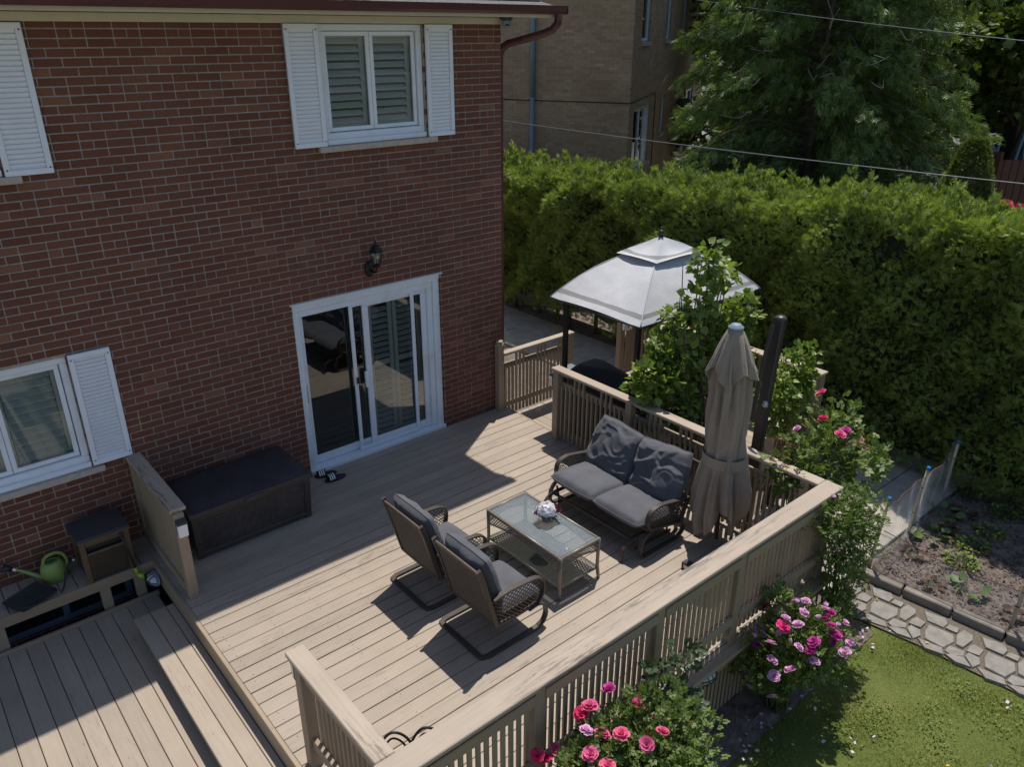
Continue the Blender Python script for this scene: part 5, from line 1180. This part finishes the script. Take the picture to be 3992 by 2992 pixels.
LC = [((.42,-2.52,1.40),(.36,.22,.34),1),((.10,-2.55,1.22),(.34,.22,.30),.75),((.62,-2.50,1.05),(.42,.26,.32),1),((.80,-2.52,1.95),(.26,.18,.28),.34),((.95,-2.50,2.42),(.24,.16,.24),.28),((1.25,-2.48,2.18),(.22,.15,.17),.22),((.45,-2.5,1.85),(.22,.15,.16),.16),((1.22,-2.5,1.45),(.42,.24,.30),.9),((1.72,-2.48,1.62),(.34,.2,.26),.55),((1.55,-2.5,1.15),(.42,.25,.35),.8),((.35,-2.55,.75),(.34,.25,.28),.5),((.95,-2.52,.65),(.45,.25,.3),.6)]
canes((.75,-2.62,G), sum([around(c, np.array(r)*.9, 4) for c, r, _ in LC], [])+[np.array(c)+np.array([0,0,r[2]]) for c, r, _ in LC], .016, lil, M['bark'], 'stems', .1)
clusters(LC, 3300, M['lilac'], .10, lil, False, .45, .35, lw=1.1)
lil2 = thing('leafy_shrub', 'lower bright green shrub behind the umbrella mast', 'shrub', (1.85,-3.2,G))
LC = [((1.95,-3.2,1.05),(.32,.25,.33),1),((1.70,-3.25,.62),(.38,.28,.4),1),((2.10,-3.15,.72),(.3,.25,.36),.7),((1.45,-3.25,.95),(.3,.22,.3),.5)]
canes((1.85,-3.2,G), sum([around(c, r, 3) for c, r, _ in LC], []), .012, lil2, M['bark'], 'stems'); clusters(LC, 1500, M['lilac'], .075, lil2, False, .4, .4)

# ------------------------------------------------------------------ cedar hedge
hd = thing('cedar_hedge', 'tall clipped cedar hedge running behind the concrete path', 'hedge', (4.7,-1,G))
def hz(y): return np.interp(y, [-9.5,-4.1,-2.9,-1.6,0,2,3.9,6.2,8.5], [2.75,2.68,2.66,2.54,2.47,2.36,2.24,2.24,2.3])
def lumps(a, b): return .10*np.sin(a*2.1+1.3*np.sin(b*1.7))+.07*np.sin(a*4.7+b*3.1)+.05*np.sin(b*6.3-a*3.3)+.04*np.sin(a*11+b*9)
XF, XB = 4.0, 5.35
def hedge():
    parts = []; n = 84000
    yy = rng.uniform(-7.2, 7.4, n); q = rng.random(n); top = hz(yy)
    frontN = int(n*.62); s = np.ones(n, bool); s[frontN:] = False
    zb = np.where(yy < .3, G+.03, G+.35); zf = zb+(top-zb)*rng.random(n)**.85
    lower = np.where(yy < .3, np.clip((zf-G+.5)/.9, 0, 1), np.clip((zf-G-.35)/.9, 0, 1))
    cav = np.sin(yy*2.9+1.7*np.sin(zf*2.2))*np.sin(zf*3.3+1.1*np.sin(yy*1.9))+.5*np.sin(yy*7.1+zf*5.3)
    xf = XF-lumps(yy, zf)*1.5+.16*(1-lower)+np.abs(rng.normal(0,.08,n))+.12*np.clip(cav-.2,0,1)
    xt = rng.uniform(XF, XB, n); zt = top-.05+lumps(yy, xt*1.7)*.9-np.abs(rng.normal(0,.07,n))-.10*np.exp(-(xt-XF)/.12)
    p = np.where(s[:,None], np.stack([xf,yy,zf],1), np.stack([xt,yy,zt],1))
    g = np.where(s[:,None], np.array([-.75,0,.55]), np.array([-.1,0,1.])) + rng.normal(0,.45,(n,3))
    keep = ~(s & (rng.random(n) < .35*(1-lower)+.18*np.clip(cav-.45,0,1)))
    p, g = p[keep], g[keep]; parts.append(scatter(SP3_V, SP3_F, p, frames(g), rng.uniform(.075,.17,len(p))))
    # leaders sticking out of the top
    for _ in range(420):
        y0 = rng.uniform(-7, 7.2); x0 = rng.uniform(XF+.05, XB-.1); h = rng.uniform(.08,.36)*rng.choice([.5,.8,1.2]); m = int(5+h*46); t = rng.random(m)
        lean = np.array([rng.normal(0,.12), rng.normal(0,.16), 1.])
        p = np.array([x0,y0,hz(y0)-.08])+t[:,None]*lean*h+rng.normal(0,.025,(m,3))*(1.25-t[:,None]); a = rng.uniform(0,2*math.pi,m)
        g = np.stack([np.cos(a)*.6, np.sin(a)*.6, np.full(m,.8)],1); parts.append(scatter(SPR_V, SPR_F, p, frames(g), rng.uniform(.10,.17,m)))
    V, F = joinraw(parts); tag(link('foliage', raw_mesh('foliage', V-ORG[hd], F, M['cedar']), hd), kind='stuff')
hedge()
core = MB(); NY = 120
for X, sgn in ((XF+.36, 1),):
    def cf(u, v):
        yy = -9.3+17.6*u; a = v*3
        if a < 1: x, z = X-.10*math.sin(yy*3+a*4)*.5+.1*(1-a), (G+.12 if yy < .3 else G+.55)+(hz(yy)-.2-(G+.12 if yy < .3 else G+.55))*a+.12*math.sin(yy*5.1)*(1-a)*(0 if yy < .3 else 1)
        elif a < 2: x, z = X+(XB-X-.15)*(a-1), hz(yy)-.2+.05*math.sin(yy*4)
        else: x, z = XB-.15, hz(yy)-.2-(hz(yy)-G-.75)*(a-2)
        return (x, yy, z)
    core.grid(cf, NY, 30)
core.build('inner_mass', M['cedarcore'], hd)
for i in range(30):
    y0 = -9+i*.585+random.uniform(-.1,.1); x0 = 4.62+random.uniform(-.1,.1)
    MB().tube([(x0,y0,G-.05),(x0+.03,y0+.02,G+.5),(x0,y0+.05,G+1.3)], [.05,.04,.03], 7).build('trunk', M['bark'], hd)

# ------------------------------------------------------------------ trees behind
def cedar_tree(label, p, h, rmax, n, mat, size, nb=170, zlow=.3, group='trees beyond the hedge', seed=1, dead=0, prof=None, droop=.9, name='cedar_tree'):
    t = thing(name, label, 'tree', p, group); r_ = np.random.default_rng(seed); p = np.array(p, float)
    mb = MB(); [mb.tube([p+np.array([0,0,h*.12]), p+np.array([dx*.5,dy*.5,h*.34]), p+np.array([dx,dy,h*.72])], [.10,.08,.03], 7) for dx, dy in ((-.5,-.35),(-.25,-.6),(.35,-.5))]; mb.tube([p-np.array([0,0,.2]), p+np.array([.05,.05,h*.35]), p+np.array([-.05,.1,h*.7]), p+np.array([0,0,h*.97])], [.24,.19,.11,.03], 10); mb.build('trunk', M['bark'], t)
    bm = MB(); P, Gd = [], []; per = max(1, n//nb)
    for i in range(nb):
        f = (i+.5)/nb; z = zlow+(h-zlow)*f**1.15; a = i*2.399+r_.normal(0,.3); R = rmax*(np.interp(f, [0,.12,.4,.75,1], [.8,1,.95,.55,.06]) if prof is None else np.interp(f, *prof))*r_.uniform(.72,1.12)
        o = np.array([math.cos(a), math.sin(a), 0]); b0 = p+np.array([0,0,z]); b1 = b0+o*R*.55+np.array([0,0,.12*R]); b2 = b0+o*R+np.array([0,0,-.10*R+.1])
        bm.tube(smooth_path([b0,b1,b2], 4), np.linspace(.03,.006,9), 5, caps=False)
        tt = r_.random(per)**.55; q = (1-tt[:,None])**2*b0+2*tt[:,None]*(1-tt[:,None])*b1+tt[:,None]**2*b2
        q = q+r_.normal(0,1,(per,3))*np.array([.12,.12,.05])*(.4+R*.16); q[:,2] -= np.abs(r_.normal(0,.10,per))
        P.append(q); Gd.append(o*.8+r_.normal(0,.38,(per,3))-np.array([0,0,droop*.75])+.0)
    bm.build('branches', M['bark'], t); P, Gd = np.concatenate(P), np.concatenate(Gd)
    V, F = scatter(SP2_V, SP2_F, P, frames(Gd), rng.uniform(.7,1.3,len(P))*size); tag(link('crown', raw_mesh('crown', V-ORG[t], F, mat), t), kind='stuff')
    if dead:
        dm = MB()
        for _ in range(dead):
            a = r_.uniform(2.6,5.6); z = r_.uniform(1.8,h*.62); R = rmax*r_.uniform(.55,.95); o = np.array([math.cos(a), math.sin(a), 0]); b = p+np.array([0,0,z])+o*R*.7; 
            P_ = smooth_path([b, b+o*.25+r_.normal(0,.1,3), b+o*.5+np.array([0,0,.1])+r_.normal(0,.14,3)], 4); dm.tube(P_, np.linspace(.012,.003,len(P_)), 5)
            for k in (3, 5, 7): dm.tube([P_[k], P_[k]+r_.normal(0,.09,3)+np.array([0,0,.04])], .003, 4)
        tag(dm.build('dead_twigs', M['deadtwig'], t), kind='stuff')
    return t
cedar_tree('huge old cedar tree with drooping sprays behind the hedge', (8.3,.7,G), 9.5, 2.9, 50000, M['cedar2'], .24, 300, .4, dead=46, seed=4, prof=([0,.1,.35,.7,1],[.85,1,.98,.8,.2]))
cedar_tree('dark conifer behind the huge cedar, towards the right', (13.3,2.2,G), 9.0, 2.6, 10000, M['conifer'], .26, 110, .3, seed=9)
cedar_tree('dark conifer filling the gap beside the tan brick house', (12.2,3.2,G), 10, 2.2, 8000, M['conifer'], .26, 100, .2, seed=12)
def broad(label, p, h, C, n, size, mat, seed=0):
    t = thing('broadleaf_tree', label, 'tree', p, 'trees beyond the hedge'); p = np.array(p, float)
    MB().tube([p, p+np.array([.1,0,h*.4]), p+np.array([0,.1,h*.75])], [.22,.17,.08], 10).build('trunk', M['bark'], t)
    canes(p+np.array([0,0,h*.35]), [np.array(c) for c, r, _ in C], .07, t, M['bark'], 'branches', .2)
    o = clusters(C, n, mat, size, t, False, .3, .2, 'crown', 1.6); return t
def mk(cx, cy, cz, spread, k, r, sd_):
    q = np.random.default_rng(sd_); return [((cx+q.normal(0,spread[0]), cy+q.normal(0,spread[1]), cz+q.normal(0,spread[2])), (r*q.uniform(.7,1.2), r*q.uniform(.7,1.2), r*q.uniform(.5,.8)), 1) for _ in range(k)]
broad('shady maple at the right edge above the red shed', (13.9,-.9,G), 7, mk(13.2,-1.3,5.35,(.8,1.1,.75),20,.9,3), 13000, .15, M['maple'])
broad('far maple behind the conifers', (17.5,1.0,G), 9, mk(17.5,1.0,5.0,(2.2,3.0,1.6),26,1.5,5), 14000, .2, M['maple'])
broad('far maple left of the conifers', (17,7.5,G), 9, mk(17,7.5,5.0,(1.6,2.4,1.6),20,1.5,6), 9000, .22, M['maple'])
broad('far maple at the far right', (17.5,-5.5,G), 9, mk(18.5,-4.5,6.2,(1.8,2.6,1.4),24,1.5,8), 11000, .22, M['maple'])
# dwarf spruce
ds = thing('dwarf_spruce', 'dense dome shaped dwarf spruce behind the hedge', 'shrub', (7.1,-2.74,G))
n = 15000; z = rng.random(n)**.8; a = rng.uniform(0,2*math.pi,n); R = .66*np.sqrt(np.clip(1-(z*.99)**2.1, 0, 1))*(.82+.2*np.clip(1-z,0,1)); lm = 1+.11*np.sin(a*7+z*14)*np.sin(z*19+a*3)
o = np.stack([np.cos(a)*R*lm, np.sin(a)*R*lm, z*4.05*(1+.02*lm)], 1)*np.array([1,1,1]); g = np.stack([np.cos(a), np.sin(a), .5+.6*z], 1)+rng.normal(0,.4,(n,3))
o[:,:2] *= (1-.10*rng.random(n))[:,None]
V, F = scatter(SPR_V*np.array([.8,1,1]), SPR_F, o, frames(g), rng.uniform(.06,.11,n)); tag(link('foliage', raw_mesh('foliage', V, F, M['spruce']), ds), kind='stuff')
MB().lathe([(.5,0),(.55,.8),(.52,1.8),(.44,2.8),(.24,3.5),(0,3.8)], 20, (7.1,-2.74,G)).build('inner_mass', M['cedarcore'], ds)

# ------------------------------------------------------------------ tan brick neighbour house
NC = np.array([8.427,5.489]); ND = math.radians(30)      # right face runs 60 degrees from +y
nb = thing('tan_brick_house', 'tan brick house with tall narrow windows behind the hedge', 'house', (8.427,5.489,G)); nb.rotation_euler = (0,0,ND); ORG[nb] = np.zeros(3)
# local axes: x = along the right face, y = into the house; z shifted by G
WN = [(.92,1.90,4.56,6.1),(4.13,4.93,4.58,6.1),(6.94,7.74,4.6,6.1),(9.9,10.6,4.65,6.1),(.52,2.64,1.58,3.05),(4.17,4.85,2.10,3.12),(9.05,10.5,1.82,3.0)]
def up(o): return [(a, b, c-G, d-G) for a, b, c, d in o]
mb = MB(); wall_cells(mb, 0.003, 13, 0, 7.4, up(WN), lambda a, b, c, d: mb.box(a, b, .0055, .22, c, d)); mb.box(.009, .22, .221, 11, 0, 7.4); nw = mb.build('wall', M['tanmortar'], nb)
bm = MB()
for (a, b, c, d) in courses(0, 13, 20, 101, up(WN), 7.3): bm.add([(a,0,c),(b,0,c),(b,0,d),(a,0,d),(a,.02,c),(b,.02,c),(b,.02,d),(a,.02,d)], [(0,1,2,3),(4,5,1,0),(1,5,6,2),(3,2,6,7),(4,0,3,7)])
for (a, b, c, d) in courses(0, 8, 20, 101, [], 7.3): bm.add([(0,b,c),(0,a,c),(0,a,d),(0,b,d),(.02,b,c),(.02,a,c),(.02,a,d),(.02,b,d)], [(0,1,2,3),(4,5,1,0),(1,5,6,2),(3,2,6,7),(4,0,3,7)])
tag(bm.build('brickwork', M['tanbrick'], nw), kind='stuff')
MB().box(.3, 12.9, .5, .6, 0, 7.3).build('room_wall', M['room'], nb)
for (a, b, c, d) in up(WN):
    wp = bpy.data.objects.new('window', None); COL.objects.link(wp); wp.parent = nb; ORG[wp] = np.zeros(3)
    f = MB(); frame_rect(f, a+.005, b-.005, c+.005, d-.005, .07, .05, .13, .005); 
    if b-a > 1.5: f.cbox(a+(b-a)*.42, a+(b-a)*.42+.08, .052, .128, c+.076, d-.076, .004); f.cbox(a+(b-a)*.72, b-.08, .06, .12, c+.076, d-.076, .004)
    f.build('frame', M['white'], wp); MB().box(a+.07, b-.07, .088, .092, c+.07, d-.07).build('pane', M['glass'], wp)
    MB().cbox(a-.04, b+.04, -.05, .1, c-.10, c-.003, .006).build('sill', M['sill'], wp)
pp = MB(); pp.tube([(-.05,2.4,0),(-.05,2.4,4.2)], .055, 12); pp.tube([(-.05,2.4,4.19),(-.05,2.4,7.3)], .065, 12); pp.build('downspout', M['galv'], nb)
MB().tube([(-.012,7.5,4.115),(-.012,2.5,4.10),(-.012,.02,4.09),(.1,-.012,4.09),(1.2,-.012,4.11),(2.4,-.012,4.13),(3.1,-.012,4.15),(3.2,-.012,3.9),(3.22,-.012,2.0)], .011, 6).build('cable', M['iron'], nb)
rf_ = MB(); rf_.convex([(-.6,-.6,7.35),(13.6,-.6,7.35),(13.6,11.6,7.35),(-.6,11.6,7.35),(4,5.5,9.6),(9.5,5.5,9.6)], [(0,1,5,4),(1,2,5),(2,3,4,5),(3,0,4),(0,1,2,3)]); rf_.build('roof', M['shingle'], nb)

# red shed, fence, swing set poles, geranium, wires
shd = thing('red_shed', 'dark red shed in the shade at the far right', 'shed', (16.5,-2,G))
part(MB().box(15.4,18.,-5.6,.35,G,3.0), 'wall', simple('dark red siding', (.10,.022,.024), .8), shd)
part(MB().convex([(15.1,-5.9,3.0),(15.1,.6,3.0),(18.3,-5.9,3.0),(18.3,.6,3.0),(16.7,-5.9,3.9),(16.7,.6,3.9)], [(0,1,5,4),(2,3,5,4),(0,4,2),(1,5,3),(0,1,3,2)]), 'roof', M['shingle'], shd)
part(MB().cbox(15.37,15.398,-.85,-.25,2.05,2.4,.005), 'window_frame', M['white'], shd)
fn = thing('brown_fence', 'brown board fence beyond the hedge at the right edge', 'fence', (10.7,-1.8,G))
brn = wood('brown stained fence', (.12,.045,.022), 2, .3, knots=False)
FBm = MB().cbox(-.012,.012,-.065,.065,0,3.4,.003).mesh('fence_board', brn)
for i in range(24): link('fence_board', FBm, fn, (10.66+.1*i, -1.78-.1*i, G), (0,0,math.pi/4))
for i in range(3): MB().cbox(10.50+1.*i, 10.62+1.*i, -1.96-1.*i, -1.84-1.*i, G, 2.72, .006).build('post', brn, fn)
MB().cbox(9.80,10.4,-6.4,-3.1,1.26,1.32,.005).build('top_board', brn, fn) if False else None
sw = thing('swing_set', 'pale metal swing set legs in front of the red shed', 'swing set', (12,-1.6,G))
for a, b in (((11.82,-1.15,2.93),(12.1,-2.6,G+1.2)),((12.0,-1.36,2.75),(11.75,-1.35,G+1.2)),((12.37,-1.65,2.95),(11.7,-1.7,G+2.)),((12.40,-1.67,2.95),(12.9,-1.8,G+1.2))): part(MB().tube([a,b], .03, 8), 'leg', M['galv'], sw)
gp_ = thing('red_geranium', 'red geranium flowers peeking over the hedge at the right edge', 'flower', (6.2,-3.8,1.9))
for q in ((6.1,-3.68,2.58),(6.12,-3.74,2.50),(6.15,-3.86,2.56),(6.2,-3.84,2.48)): bloom(q, 'd', .11, gp_)
clusters([((6.2,-3.8,2.25),(.25,.3,.25),1)], 160, M['lilac'], .07, gp_, False)
def wire(name, a, b, sag, r, label):
    a, b = np.array(a), np.array(b); P = [a+(b-a)*t-np.array([0,0,sag*4*t*(1-t)]) for t in np.linspace(-.15,1.15,30)]
    tag(MB().tube(P, r, 6).build(name, M['cable']), label, 'cable')
wire('overhead_cable', (1.68,2.03,3.545), (2.9,-4.82,3.37), .03, .0055, 'thin service cable crossing in front of the hedge top')
wire('overhead_cable', (6.2,2.11,5.30), (5.68,-3.54,4.675), .03, .0055, 'thin cable crossing high in front of the big cedar')
